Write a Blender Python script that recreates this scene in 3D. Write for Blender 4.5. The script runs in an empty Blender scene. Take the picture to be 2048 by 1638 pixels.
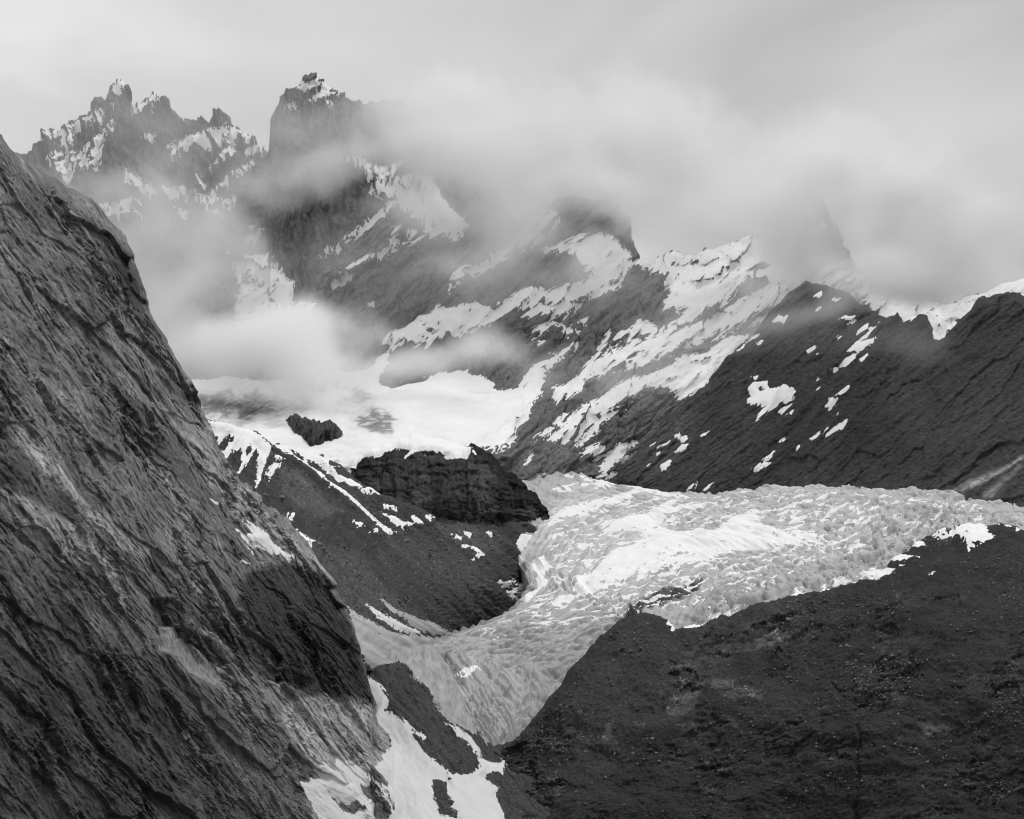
import bpy, math, time
import numpy as np
T0 = time.time()
# ------------------------------------------------------------------ camera, sky, sun, exposure
scene = bpy.context.scene
FPX = 3413.0            # focal length in photo pixels (photo is 2048 x 1638)
HOR = 1050.0            # picture row of the eye-level horizon
PITCH = math.atan((HOR - 819.0) / FPX)
cam_data = bpy.data.cameras.new('camera')
cam_data.sensor_width = 36.0
cam_data.lens = 36.0 * FPX / 2048.0
cam_data.clip_start = 1.0
cam_data.clip_end = 60000.0
cam = bpy.data.objects.new('camera', cam_data)
scene.collection.objects.link(cam)
cam.location = (0, 0, 0)
cam.rotation_euler = (math.pi / 2 + PITCH, 0, 0)
scene.camera = cam

SUN_EL, SUN_AZ = 56.0, 38.0     # azimuth from the view direction, positive = right: weak light from beyond the right-hand peaks
sd_ = bpy.data.lights.new('sun', 'SUN')
sd_.energy = 1.5
sd_.angle = math.radians(12)
sd_.color = (1, 1, 1)
sun = bpy.data.objects.new('sun', sd_)
scene.collection.objects.link(sun)
el, az = math.radians(SUN_EL), math.radians(SUN_AZ)
sdir = (math.sin(az) * math.cos(el), math.cos(az) * math.cos(el), math.sin(el))
from mathutils import Vector
sun.rotation_euler = Vector(sdir).to_track_quat('Z', 'Y').to_euler()
sun.location = (0, 0, 3000)

world = bpy.data.worlds.new('World')
scene.world = world
world.use_nodes = True
wt = world.node_tree
wt.nodes.clear()
def wn(t, **k):
    n = wt.nodes.new(t)
    for a, b in k.items():
        setattr(n, a, b)
    return n
out = wn('ShaderNodeOutputWorld'); bg = wn('ShaderNodeBackground')
sky = wn('ShaderNodeTexSky'); sky.sky_type = 'NISHITA'; sky.sun_disc = False
sky.sun_elevation = el; sky.sun_rotation = az
bw = wn('ShaderNodeRGBToBW')
wt.links.new(sky.outputs[0], bw.inputs[0])
tc = wn('ShaderNodeTexCoord')
mp = wn('ShaderNodeMapping'); mp.inputs['Scale'].default_value = (3.2, 3.2, 9.0)
mp.inputs['Location'].default_value = (0.35, 0.0, 0.2)
wt.links.new(tc.outputs['Generated'], mp.inputs[0])
nz = wn('ShaderNodeTexNoise'); nz.inputs['Scale'].default_value = 1.0
nz.inputs['Detail'].default_value = 3.5; nz.inputs['Roughness'].default_value = 0.5; nz.inputs['Distortion'].default_value = 0.5
wt.links.new(mp.outputs[0], nz.inputs['Vector'])
cr = wn('ShaderNodeMapRange'); cr.inputs['From Min'].default_value = 0.34; cr.inputs['From Max'].default_value = 0.66
cr.inputs['To Min'].default_value = 5.0; cr.inputs['To Max'].default_value = 7.4
wt.links.new(nz.outputs[0], cr.inputs['Value'])
# the cloud sheet is a little brighter to the left of the view
sep = wn('ShaderNodeSeparateXYZ'); wt.links.new(tc.outputs['Generated'], sep.inputs[0])
gx = wn('ShaderNodeMath', operation='MULTIPLY'); gx.inputs[1].default_value = -3.4
wt.links.new(sep.outputs[0], gx.inputs[0])
gz = wn('ShaderNodeMath', operation='MULTIPLY_ADD'); gz.inputs[1].default_value = 2.2
wt.links.new(sep.outputs[2], gz.inputs[0]); wt.links.new(gx.outputs[0], gz.inputs[2])
cl = wn('ShaderNodeClamp'); cl.inputs['Min'].default_value = -1.2; cl.inputs['Max'].default_value = 2.6
wt.links.new(gz.outputs[0], cl.inputs[0])
ad = wn('ShaderNodeMath', operation='ADD')
wt.links.new(cr.outputs[0], ad.inputs[0]); wt.links.new(cl.outputs[0], ad.inputs[1])
mx = wn('ShaderNodeMath', operation='MULTIPLY_ADD'); mx.inputs[1].default_value = 0.12   # thin share of clear sky light through the overcast
wt.links.new(bw.outputs[0], mx.inputs[0]); wt.links.new(ad.outputs[0], mx.inputs[2])
wt.links.new(mx.outputs[0], bg.inputs[0])
bg.inputs[1].default_value = 0.086
wt.links.new(bg.outputs[0], out.inputs[0])

scene.view_settings.view_transform = 'Standard'
scene.view_settings.look = 'None'
scene.view_settings.exposure = 0.0
scene.view_settings.gamma = 1.0
scene.view_settings.use_curve_mapping = False
scene.cycles.use_denoising = True
scene.cycles.max_bounces = 14
scene.cycles.diffuse_bounces = 3
scene.cycles.glossy_bounces = 1
scene.cycles.volume_bounces = 14
scene.cycles.volume_step_rate = 1.0
scene.cycles.filter_width = 1.05
scene.cycles.volume_max_steps = 128

# ------------------------------------------------------------------ noise and geometry helpers
rng = np.random.default_rng(7)
PERM = rng.permutation(1024).astype(np.int64)
PERM = np.concatenate([PERM, PERM, PERM[:8]])
RND = rng.random((1024, 4))
ANG = RND[:, 0] * 2 * np.pi
GX, GY = np.cos(ANG), np.sin(ANG)
def _h(ix, iy, seed):
    return PERM[(PERM[(ix + seed * 37) & 1023] + iy + seed * 91) & 1023]
def perlin(x, y, seed=0):
    ix = np.floor(x).astype(np.int64); iy = np.floor(y).astype(np.int64)
    fx = x - ix; fy = y - iy
    u = fx * fx * fx * (fx * (fx * 6 - 15) + 10); v = fy * fy * fy * (fy * (fy * 6 - 15) + 10)
    def g(a, b):
        k = _h(ix + a, iy + b, seed)
        return GX[k] * (fx - a) + GY[k] * (fy - b)
    n0 = g(0, 0) * (1 - u) + g(1, 0) * u
    n1 = g(0, 1) * (1 - u) + g(1, 1) * u
    return (n0 * (1 - v) + n1 * v) * 1.5
def fbm(x, y, octv=4, seed=0, gain=0.5, lac=2.03, ridged=False):
    s = 0; a = 1.0; tot = 0
    for o in range(octv):
        n = perlin(x, y, seed + o * 3)
        if ridged:
            n = 1 - 2 * np.abs(n)
        s = s + n * a; tot += a
        a *= gain; x = x * lac + 13.7; y = y * lac - 7.1
    return s / tot
def facets(x, y, seed=0, tilt=1.0, off=0.5, bias=(0, 0), ids=False):
    """broken rock: every cell of a jittered grid is a tilted plane; also returns distance to the cell border"""
    ix = np.floor(x).astype(np.int64); iy = np.floor(y).astype(np.int64)
    d1 = np.full(x.shape, 9.0); d2 = np.full(x.shape, 9.0); hh = np.zeros(x.shape); ii = np.zeros(x.shape)
    for a in (-1, 0, 1):
        for b in (-1, 0, 1):
            k = _h(ix + a, iy + b, seed)
            dx = x - (ix + a + 0.15 + 0.7 * RND[k, 1]); dy = y - (iy + b + 0.15 + 0.7 * RND[k, 2])
            d = dx * dx + dy * dy
            m = d < d1
            d2 = np.where(m, d1, np.minimum(d2, d))
            hk = (RND[k, 3] - 0.5) * 2 * off + tilt * (dx * (GX[k] + bias[0]) + dy * (GY[k] + bias[1]))
            hh = np.where(m, hk, hh)
            if ids: ii = np.where(m, RND[(k * 7 + 3) & 1023, 2], ii)
            d1 = np.where(m, d, d1)
    if ids: return hh, np.sqrt(d2) - np.sqrt(d1), ii
    return hh, np.sqrt(d2) - np.sqrt(d1)
def sstep(a, b, x):
    t = np.clip((x - a) / (b - a), 0, 1)
    return t * t * (3 - 2 * t)
def poly_sd(px, py, poly):
    """signed distance in photo pixels, positive inside"""
    P = np.asarray(poly, float); n = len(P)
    d = np.full(px.shape, 1e18); ins = np.zeros(px.shape, bool)
    for i in range(n):
        ax, ay = P[i]; bx, by = P[(i + 1) % n]
        ex, ey = bx - ax, by - ay
        L = ex * ex + ey * ey + 1e-9
        t = np.clip(((px - ax) * ex + (py - ay) * ey) / L, 0, 1)
        d = np.minimum(d, (px - ax - t * ex) ** 2 + (py - ay - t * ey) ** 2)
        c = ((ay > py) != (by > py)) & (px < ex * (py - ay) / (ey if abs(ey) > 1e-9 else 1e-9) + ax)
        ins ^= c
    d = np.sqrt(d)
    return np.where(ins, d, -d)
def blur(a, r):
    if r < 1: return a
    for ax in (0, 1):
        p = np.pad(a, [(r + 1, r) if k == ax else (0, 0) for k in range(2)], mode='edge')
        c = np.cumsum(p, axis=ax)
        a = (c[2 * r + 1:] - c[:-2 * r - 1]) / (2 * r + 1) if ax == 0 else (c[:, 2 * r + 1:] - c[:, :-2 * r - 1]) / (2 * r + 1)
    return a
CP, SP = math.cos(PITCH), math.sin(PITCH)
def unproject(px, py, d):
    """point on the ground seen at photo position px,py at distance d"""
    u = (px - 1024.0) / FPX; v = (819.0 - py) / FPX
    dx, dy, dz = u, CP - v * SP, SP + v * CP
    k = d / dy
    return np.stack([dx * k, dy * k, dz * k], -1)
def project(P):
    y = P[..., 1] * CP + P[..., 2] * SP
    z = -P[..., 1] * SP + P[..., 2] * CP
    return 1024 + FPX * P[..., 0] / y, 819 - FPX * z / y
def tps(ctrl, px, py, smooth=0.0):
    C = np.asarray(ctrl, float); X = C[:, :2] / 500.0; v = np.log(C[:, 2]); n = len(C)
    def U(r2): return 0.5 * r2 * np.log(r2 + 1e-9)
    r2 = ((X[:, None] - X[None]) ** 2).sum(-1)
    A = np.zeros((n + 3, n + 3)); A[:n, :n] = U(r2) + smooth * np.eye(n); A[:n, n] = 1; A[:n, n + 1:] = X
    A[n, :n] = 1; A[n + 1:, :n] = X.T
    w = np.linalg.solve(A, np.concatenate([v, np.zeros(3)]))
    qx, qy = px / 500.0, py / 500.0
    s = w[n] + w[n + 1] * qx + w[n + 2] * qy
    for i in range(n):
        s = s + w[i] * U((qx - X[i, 0]) ** 2 + (qy - X[i, 1]) ** 2)
    return np.exp(s)

# ------------------------------------------------------------------ materials (everything in the place is grey stone, ice and snow)
def rock_material(name, scale, lo, hi, bump, rough=0.9, speck=0.0, dist=1.0):
    m = bpy.data.materials.new(name); m.use_nodes = True
    t = m.node_tree; N = t.nodes; L = t.links
    b = N['Principled BSDF']; b.inputs['Roughness'].default_value = rough
    b.inputs['Specular IOR Level'].default_value = 0.15
    at = N.new('ShaderNodeAttribute'); at.attribute_name = 'tone'
    co = N.new('ShaderNodeTexCoord')
    n1 = N.new('ShaderNodeTexNoise'); n1.inputs['Scale'].default_value = scale; n1.inputs['Detail'].default_value = 6; n1.inputs['Roughness'].default_value = 0.65
    L.new(co.outputs['Object'], n1.inputs['Vector'])
    r = N.new('ShaderNodeMapRange'); r.inputs['From Min'].default_value = 0.3; r.inputs['From Max'].default_value = 0.7
    r.inputs['To Min'].default_value = lo; r.inputs['To Max'].default_value = hi
    L.new(n1.outputs[0], r.inputs['Value'])
    mu = N.new('ShaderNodeMath'); mu.operation = 'MULTIPLY'
    L.new(at.outputs['Fac'], mu.inputs[0]); L.new(r.outputs[0], mu.inputs[1])
    last = mu.outputs[0]
    if speck:
        vo = N.new('ShaderNodeTexVoronoi'); vo.inputs['Scale'].default_value = scale * 3
        L.new(co.outputs['Object'], vo.inputs['Vector'])
        sp = N.new('ShaderNodeMapRange'); sp.inputs['From Min'].default_value = 0.1; sp.inputs['From Max'].default_value = 0.25
        sp.inputs['To Min'].default_value = 1 + speck; sp.inputs['To Max'].default_value = 1.0
        L.new(vo.outputs['Distance'], sp.inputs['Value'])
        m2 = N.new('ShaderNodeMath'); m2.operation = 'MULTIPLY'
        L.new(last, m2.inputs[0]); L.new(sp.outputs[0], m2.inputs[1]); last = m2.outputs[0]
    L.new(last, b.inputs['Base Color'])
    if bump:
        bp = N.new('ShaderNodeBump'); bp.inputs['Strength'].default_value = 0.9; bp.inputs['Distance'].default_value = bump
        L.new(n1.outputs[0], bp.inputs['Height']); L.new(bp.outputs[0], b.inputs['Normal'])
    return m
M_GRANITE = rock_material('granite', 0.2, 0.5, 1.6, 2.5)
M_FAR = rock_material('far_rock', 0.09, 0.5, 1.6, 5.0)
M_SCREE = rock_material('moraine_scree', 0.3, 0.4, 1.75, 2.0, speck=0.8)
M_ICE = rock_material('glacier_ice', 0.12, 0.86, 1.12, 1.2, rough=0.6)
M_SNOW = rock_material('snow', 0.03, 0.95, 1.04, 0.5, rough=0.7)

# ------------------------------------------------------------------ mesh builders
def link_mesh(name, V, F, mat, tone=None, smooth=True, kind=None, label=None, cat=None, group=None, parent=None):
    me = bpy.data.meshes.new(name)
    V = np.ascontiguousarray(V, np.float32); F = np.ascontiguousarray(F, np.int32)
    k = F.shape[1]
    me.vertices.add(len(V)); me.vertices.foreach_set('co', V.ravel())
    me.loops.add(F.size); me.loops.foreach_set('vertex_index', F.ravel())
    me.polygons.add(len(F)); me.polygons.foreach_set('loop_start', np.arange(0, F.size, k, dtype=np.int32))
    me.update(calc_edges=True)
    if smooth:
        me.polygons.foreach_set('use_smooth', np.ones(len(F), bool))
    a = me.attributes.new('tone', 'FLOAT', 'POINT')
    t = np.full(len(V), 0.8 if tone is None else tone, np.float32) if np.isscalar(tone) or tone is None else np.ascontiguousarray(tone, np.float32).ravel()
    a.data.foreach_set('value', t)
    me.materials.append(mat)
    o = bpy.data.objects.new(name, me)
    scene.collection.objects.link(o)
    if parent is not None: o.parent = parent
    if kind: o['kind'] = kind
    if label: o['label'] = label
    if cat: o['category'] = cat
    if group: o['group'] = group
    return o
def grid_faces(nr, nc, keep=None):
    idx = np.arange(nr * nc).reshape(nr, nc)
    F = np.stack([idx[1:, :-1], idx[1:, 1:], idx[:-1, 1:], idx[:-1, :-1]], -1).reshape(-1, 4)
    if keep is not None:
        F = F[keep.ravel()]
    return F
def compact(V, F, *arrs):
    used = np.unique(F); m = np.full(len(V), -1, np.int64); m[used] = np.arange(len(used))
    return (V[used], m[F]) + tuple(a.ravel()[used] for a in arrs)

class Sheet:
    """a piece of terrain surface: rows x columns of points with position, smooth normal, relief and tone"""
    def __init__(s, PX, PY, D, up=False, D0=None):
        s.PX, s.PY, s.D = PX, PY, D
        s.P = unproject(PX, PY, D)
        P0 = s.P if D0 is None else unproject(PX, PY, D0)
        du = np.gradient(P0, axis=1); dv = np.gradient(P0, axis=0)
        for c in range(3):
            du[..., c] = blur(du[..., c], 8); dv[..., c] = blur(dv[..., c], 8)
        n = np.cross(dv, du); n /= np.linalg.norm(n, axis=-1, keepdims=True) + 1e-9
        flip = (n * s.P).sum(-1) > 0
        n[flip] *= -1
        if up:
            n = n * 0.25 + np.array([0, 0, 1.0]); n /= np.linalg.norm(n, axis=-1, keepdims=True)
        else:
            n = n * 0.4 - 0.6 * s.P / np.linalg.norm(s.P, axis=-1, keepdims=True)
            n /= np.linalg.norm(n, axis=-1, keepdims=True)
        s.N = n
        s.h = np.zeros(PX.shape)
        s.tone = np.full(PX.shape, 0.1)
        s.k = D / FPX      # metres per photo pixel
    def disp(s, h=None):
        return s.P + s.N * (s.h if h is None else h)[..., None]
    def build(s, name, mat, skirt=150.0, drop=120.0, nsk=7, **kw):
        kw.setdefault('smooth', False)
        V = s.disp(); nr, nc = s.PX.shape
        rows = []; tr = []
        for i in range(nsk, 0, -1):
            f = (i / nsk) ** 1.6
            q = V[0].copy()
            q[:, 1] += skirt * f; q[:, 0] += q[:, 0] / q[:, 1] * skirt * f
            q[:, 2] -= drop * f * f
            j = perlin(q[:, 0] * 0.03, np.full(nc, i * 1.7), 5) * 4 * f
            q[:, 2] += j
            rows.append(q); tr.append(s.tone[0])
        V = np.concatenate([np.array(rows), V], 0); T = np.concatenate([np.array(tr), s.tone], 0)
        return link_mesh(name, V.reshape(-1, 3), grid_faces(nr + nsk, nc), mat, T, **kw)

def layer(x0, x1, top, bot, ctrl, step=2.2, vstep=None, jag=(0, 30), rnd=(0, 0), seed=1, up=False, fade=(0.6, 16)):
    nc = int((x1 - x0) / step) + 1
    xs = np.linspace(x0, x1, nc)
    T = np.asarray(top, float); B = np.asarray(bot, float)
    ty = np.interp(xs, T[:, 0], T[:, 1]); by = np.interp(xs, B[:, 0], B[:, 1])
    if jag[0]:
        ty = ty + jag[0] * fbm(xs / jag[1], xs * 0 + seed * 3.3, 5, seed, gain=0.62)
    by = np.maximum(by, ty + 2)
    nr = int((by - ty).max() / (vstep or step)) + 2
    t = np.linspace(0, 1, nr)[:, None]
    PX = np.repeat(xs[None], nr, 0)
    PY = ty[None] * (1 - t) + by[None] * t
    D = D0 = tps(ctrl, PX, PY)
    if rnd[0]:   # round the crest: the surface bends away just under the skyline
        q = np.clip((PY - ty[None]) / rnd[1], 0, 1)
        D = D + rnd[0] * (1 - np.sqrt(np.clip(1 - (1 - q) ** 2, 0, 1)))
    S = Sheet(PX, PY, D, up, D0)
    S.fade = fade[0] + (1 - fade[0]) * sstep(0, fade[1], PY - ty[None])
    return S

def rot(x, y, deg):
    a = math.radians(deg); c, s = math.cos(a), math.sin(a)
    return x * c + y * s, -x * s + y * c

def snow(sheet, name, poly, label=None, cat='snow patch', holes=(), rag=6, ragang=0, ragst=4, lift=2.0, k=0.25, thr=None, sm=5, tone=0.89, group=None, seed=1, mat=None, **kw):
    """a lying body of snow on a sheet: thick in its middle, thinning to nothing at a ragged edge"""
    P = np.asarray(poly, float); mg = 14
    x0, y0 = P.min(0) - mg; x1, y1 = P.max(0) + mg
    ins = (sheet.PX > x0) & (sheet.PX < x1) & (sheet.PY > y0) & (sheet.PY < y1)
    if not ins.any(): print('EMPTY snow', name, label); return None
    r = np.where(ins.any(1))[0]; c = np.where(ins.any(0))[0]
    sl = (slice(r[0], r[-1] + 1), slice(c[0], c[-1] + 1))
    px, py = sheet.PX[sl], sheet.PY[sl]
    if px.shape[0] < 3 or px.shape[1] < 3: print('THIN snow', label); return None
    sd = poly_sd(px, py, poly)
    for hp in holes:
        sd = np.minimum(sd, -poly_sd(px, py, hp))
    a, b = rot(px, py, ragang)
    small = min(1.0, max(0.35, min(x1 - x0 - 2 * mg, y1 - y0 - 2 * mg) / 26))
    sd = sd + 0.4 + rag * small * fbm(a / (small * 9 * ragst ** 0.5), b / (small * 9 / ragst ** 0.5), 5, seed, gain=0.72)
    if thr is not None:
        a, b = rot(px, py, thr[1])
        n = fbm(a / (thr[2] * thr[3]), b / thr[2], 5, seed + 11, gain=0.6)
        sd = np.minimum(sd, (n - thr[0]) * 40)
    kk = sheet.k[sl]
    hs = (0.45 * blur(sheet.h, sm) + 0.55 * blur(sheet.h, 1))[sl] + np.clip(sd * k * kk * 2.0, -5 * kk * 2, lift * kk * 2)
    hs = hs + 0.25 * kk * fbm(px / 30, py / 30, 3, seed + 5)
    low = blur(sheet.h, 2)[sl] + 0.5 * kk      # well inside, the cover is deep enough to bury the rock
    hs = hs + sstep(0.0, 3.5, sd) * np.maximum(0, low + 0.7 * (sheet.h[sl] - low + 0.5 * kk).clip(0) - hs)
    V = sheet.P[sl] + sheet.N[sl] * hs[..., None]
    near = sd > -4
    kf = (near[:-1, :-1] | near[1:, :-1] | near[:-1, 1:] | near[1:, 1:])
    if not kf.any(): print('NONE snow', label); return None
    F = grid_faces(px.shape[0], px.shape[1], kf)
    tn = tone * (1 + 0.05 * fbm(px / 25, py / 12, 3, seed + 2)) if np.isscalar(tone) else tone[sl]
    V, F, tn = compact(V.reshape(-1, 3), F, tn)
    if label is None:
        LOOSE.setdefault(id(sheet), []).append((V, F, tn)); return None
    kw.update(label=label, cat=cat)
    return link_mesh(name, V, F, mat or M_SNOW, tn, group=group, **kw)
LOOSE = {}
def loose_snow(sheet, label):
    """the small scraps nobody would count: one object per hillside"""
    L = LOOSE.pop(id(sheet), None)
    if not L: return
    off = 0; Fs = []
    for V, F, t in L:
        Fs.append(F + off); off += len(V)
    link_mesh('snow', np.concatenate([a[0] for a in L]), np.concatenate(Fs), M_SNOW, np.concatenate([a[2] for a in L]), kind='stuff', label=label)
def paint(sheet, poly, val, feather=12, rag=10, mode='mul', seed=3, sc=25):
    P = np.asarray(poly, float); mg = feather + rag + 5
    m = (sheet.PX > P[:, 0].min() - mg) & (sheet.PX < P[:, 0].max() + mg) & (sheet.PY > P[:, 1].min() - mg) & (sheet.PY < P[:, 1].max() + mg)
    px, py = sheet.PX[m], sheet.PY[m]
    sd = poly_sd(px, py, poly) + rag * fbm(px / sc, py / sc, 4, seed)
    w = sstep(-feather, feather, sd)
    t = sheet.tone[m]
    sheet.tone[m] = t * (1 - w + w * val) if mode == 'mul' else t * (1 - w) + w * val
def mask(sheet, poly, feather=20, rag=10, seed=3, sc=25):
    return sstep(-feather, feather, poly_sd(sheet.PX, sheet.PY, poly) + rag * fbm(sheet.PX / sc, sheet.PY / sc, 4, seed))
# ------------------------------------------------------------------ ground far below everything
gp = np.array([[-30000, -3000, -900], [30000, -3000, -900], [30000, 40000, -900], [-30000, 40000, -900]], float)
link_mesh('ground', gp, np.array([[0, 1, 2, 3]]), M_SCREE, 0.08, smooth=False, kind='structure')

def crag(S, ang, L=60.0, W=16.0, amp=1.0, seed=1, warp=0.35, fine=3, bias=(0, 0.5), smoothmask=None, crack=0.5):
    """fractured rock relief in photo pixels: slabs elongated along ang, in several sizes"""
    X, Y = S.PX, S.PY
    wx = fbm(X / (L * 3), Y / (L * 3), 3, seed + 50) * L * warp
    wy = fbm(X / (L * 3), Y / (L * 3), 3, seed + 60) * L * warp
    a, b = rot(X + wx, Y + wy, ang)
    h = 0
    for o in range(fine):
        s = 0.45 ** o
        jx = fbm(a / (L * s * .8), b / (W * s * .8), 2, seed + 70 + o) * 0.4
        f, e = facets(a / (L * s) + jx, b / (W * s) + jx, seed + o * 7, tilt=1.0, off=0.45, bias=bias)
        f = f - crack * np.exp(-(e / 0.06) ** 2)
        g = W * s * 0.5 * amp
        if smoothmask is not None and o >= 1: g = g * smoothmask
        h = h + f * g
    return h
def plates(S, ang, specs, seed=1, warp=0.35, bias=(0.05, 0.55), act=None):
    """sheeted rock: overlapping slabs in several sizes, each with its own thickness, tilt and shade.
    specs: (length px, width px, height px, tilt, crack depth, tone spread); returns relief (px) and tone factor"""
    X, Y = S.PX, S.PY
    h = 0; tone = 1.0
    for o, (L, W, H, tl, cr, ts) in enumerate(specs):
        wx = fbm(X / (W * 3), Y / (W * 3), 4, seed + 50 + o, gain=.6) * W * warp * 2.2
        wy = fbm(X / (W * 3), Y / (W * 3), 4, seed + 60 + o, gain=.6) * W * warp * 2.2
        dang = 9 * math.sin(seed + o * 2.1)
        a, b = rot(X + wx, Y + wy, ang + dang)
        f, e, i = facets(a / L, b / W, seed + o * 7, tilt=tl, off=0.5, bias=bias, ids=True)
        m = 1.0 if (o == 0 or act is None) else act
        h = h + (f - cr * np.exp(-(e / 0.05) ** 2)) * H * m
        tone = tone * (1 + (i - 0.5) * 2 * ts * m)
    return h, tone
def fold(S, ang, L, W, seed, octv=4, ridged=True):
    a, b = rot(S.PX, S.PY, ang)
    wb = fbm(S.PX / (W * 4), S.PY / (W * 4), 2, seed + 9) * W * 0.8
    return fbm((a + wb) / L, (b + wb) / W, octv, seed, ridged=ridged)

# ------------------------------------------------------------------ granite wall in front, left
A = layer(-170, 790,
    [(-60, 240), (0, 270), (22, 300), (60, 322), (100, 350), (133, 380), (160, 398), (190, 416), (205, 438), (220, 452), (242, 468), (252, 500), (262, 520), (275, 555), (290, 600), (305, 636), (325, 672), (340, 712), (352, 740), (370, 765), (384, 790), (392, 810), (400, 838), (418, 862), (430, 888), (446, 916), (470, 950), (500, 985), (530, 1014), (560, 1040), (590, 1066), (612, 1090), (630, 1130), (652, 1158), (668, 1180), (683, 1212), (700, 1238), (706, 1270), (718, 1308), (731, 1340), (737, 1370), (739, 1406), (747, 1452), (760, 1462), (772, 1470), (778, 1488), (764, 1505), (768, 1545), (775, 1600), (782, 1660), (790, 1740)],
    [(-60, 1720), (790, 1720)],
    [(-60, 240, 1200), (0, 270, 1270), (0, 500, 1180), (0, 800, 1070), (0, 1100, 980), (0, 1400, 900), (0, 1700, 850), (250, 500, 1500), (200, 800, 1290), (330, 700, 1620), (400, 840, 1750), (300, 1000, 1350), (200, 1300, 1120), (200, 1600, 1040), (470, 950, 1820), (450, 1200, 1500), (400, 1500, 1300), (400, 1700, 1240), (600, 1080, 1950), (600, 1250, 1740), (600, 1500, 1560), (600, 1700, 1480), (700, 1240, 2000), (740, 1450, 1850), (780, 1600, 1700), (790, 1700, 1650)],
    step=1.75, jag=(12, 75), rnd=(90, 45), seed=2)
X, Z = A.PX, A.PY
a, b = rot(X, Z, 56)
slabby = sstep(-0.05, 0.35, fbm(a / 240, b / 60, 4, 21))      # 0 = clean sheeted faces, 1 = broken ground
ph, pt = plates(A, 56, [(280, 66, 13, .7, .08, .15), (140, 32, 10, .9, .1, .22), (76, 14, 7, 1, .25, .26), (38, 7.5, 4, 1.1, .5, .26), (19, 4.4, 2.3, 1.2, .6, .2), (9, 3, 1.2, 1.2, .5, .1)], 5, act=0.38 + 0.75 * slabby, warp=.24)
A.h = A.k * (fold(A, 62, 900, 120, 4) * 24 + fold(A, 58, 260, 40, 9) * 7 + ph + fbm(a / 16, b / 4, 3, 29, gain=0.7) * 1.8 * (0.25 + slabby) - 5 * sstep(.8, .97, fbm(a / 260, b / 26, 3, 27, ridged=True)))
pat = fbm(X / 170, Z / 170, 4, 41)
A.tone = 0.195 * pt * (1 + 0.5 * fbm(a / 130, b / 7, 5, 31, gain=.65) + 0.5 * pat)
A.tone *= 1 - 0.6 * sstep(0.2, 0.5, fbm(a / 70, b / 9, 4, 37))
A.tone *= 1 + 0.6 * sstep(0.15, 0.5, fbm(a / 150, b / 26, 4, 39)) * (1 - 0.6 * slabby)
flat = [(318, 1258), (345, 1252), (352, 1268), (395, 1310), (432, 1335), (440, 1362), (420, 1372), (405, 1362), (370, 1345), (345, 1312), (312, 1300)]
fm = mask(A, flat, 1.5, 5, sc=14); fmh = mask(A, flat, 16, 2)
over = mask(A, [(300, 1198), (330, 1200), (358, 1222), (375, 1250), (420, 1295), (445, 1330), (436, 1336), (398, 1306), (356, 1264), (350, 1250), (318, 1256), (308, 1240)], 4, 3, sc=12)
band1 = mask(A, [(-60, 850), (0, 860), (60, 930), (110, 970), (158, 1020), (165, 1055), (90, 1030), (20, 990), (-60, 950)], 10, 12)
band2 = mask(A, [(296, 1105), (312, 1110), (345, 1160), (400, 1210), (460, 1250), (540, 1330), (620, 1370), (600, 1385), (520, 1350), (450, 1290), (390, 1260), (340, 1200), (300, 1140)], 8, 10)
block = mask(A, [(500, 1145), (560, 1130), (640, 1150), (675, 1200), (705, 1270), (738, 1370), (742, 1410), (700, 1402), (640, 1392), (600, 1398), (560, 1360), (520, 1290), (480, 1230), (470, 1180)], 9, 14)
A.h = A.h * (1 - 0.9 * fmh) + A.k * (-14 * over - 9 * band1 - 10 * band2 - 5 * block + 4 * block * fbm(X / 8, Z / 14, 4, 43, gain=.75) - 2 * fmh)
for q, v, f, r in (([(335, 800), (400, 850), (470, 960), (560, 1055), (625, 1100), (672, 1180), (610, 1150), (520, 1080), (440, 1000), (370, 900)], 2.0, 16, 16), ([(40, 830), (70, 900), (120, 950), (170, 1010), (260, 1080), (300, 1110), (270, 1120), (180, 1060), (120, 1000), (60, 940), (20, 880)], 1.9, 8, 10),  # first entry paints the lit right edge of the wall into the tone
                  ([(0, 985), (80, 1010), (150, 1060), (200, 1110), (240, 1180), (200, 1160), (120, 1110), (50, 1060), (0, 1020)], 1.9, 8, 12), ([(185, 1155), (215, 1150), (228, 1180), (222, 1210), (200, 1200)], 1.5, 3, 4), ([(600, 1395), (640, 1400), (740, 1408), (775, 1480), (765, 1530), (700, 1560), (620, 1540), (560, 1470), (560, 1420)], 2.1, 8, 16),
                  ([(240, 740), (300, 800), (360, 880), (300, 850), (240, 790)], 1.3, 10, 10), ([(170, 560), (210, 640), (200, 700), (160, 640)], .6, 10, 12), ([(95, 1210), (150, 1200), (185, 1270), (160, 1310), (110, 1300)], .7, 4, 4), ([(200, 460), (250, 520), (280, 600), (330, 700), (300, 680), (250, 590), (200, 520)], .62, 10, 12), ([(40, 520), (110, 640), (90, 700), (30, 600)], .75, 10, 12)):
    paint(A, q, v, f, r)
A.tone = A.tone * (1 - 0.55 * over) * (1 - 0.45 * band1) * (1 - 0.5 * band2) * (1 - 0.74 * block)  # shade under the overhang and in the cleft is painted into the tone
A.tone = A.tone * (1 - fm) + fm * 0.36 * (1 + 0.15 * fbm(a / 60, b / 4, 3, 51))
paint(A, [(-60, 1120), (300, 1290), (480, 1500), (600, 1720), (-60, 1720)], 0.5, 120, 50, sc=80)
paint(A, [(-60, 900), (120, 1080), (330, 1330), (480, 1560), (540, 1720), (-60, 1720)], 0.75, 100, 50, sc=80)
granite_wall = A.build('cliff', M_GRANITE, skirt=500, drop=900, kind='structure', label='dark streaked granite wall filling the left side, sloping down to the right')

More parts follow.
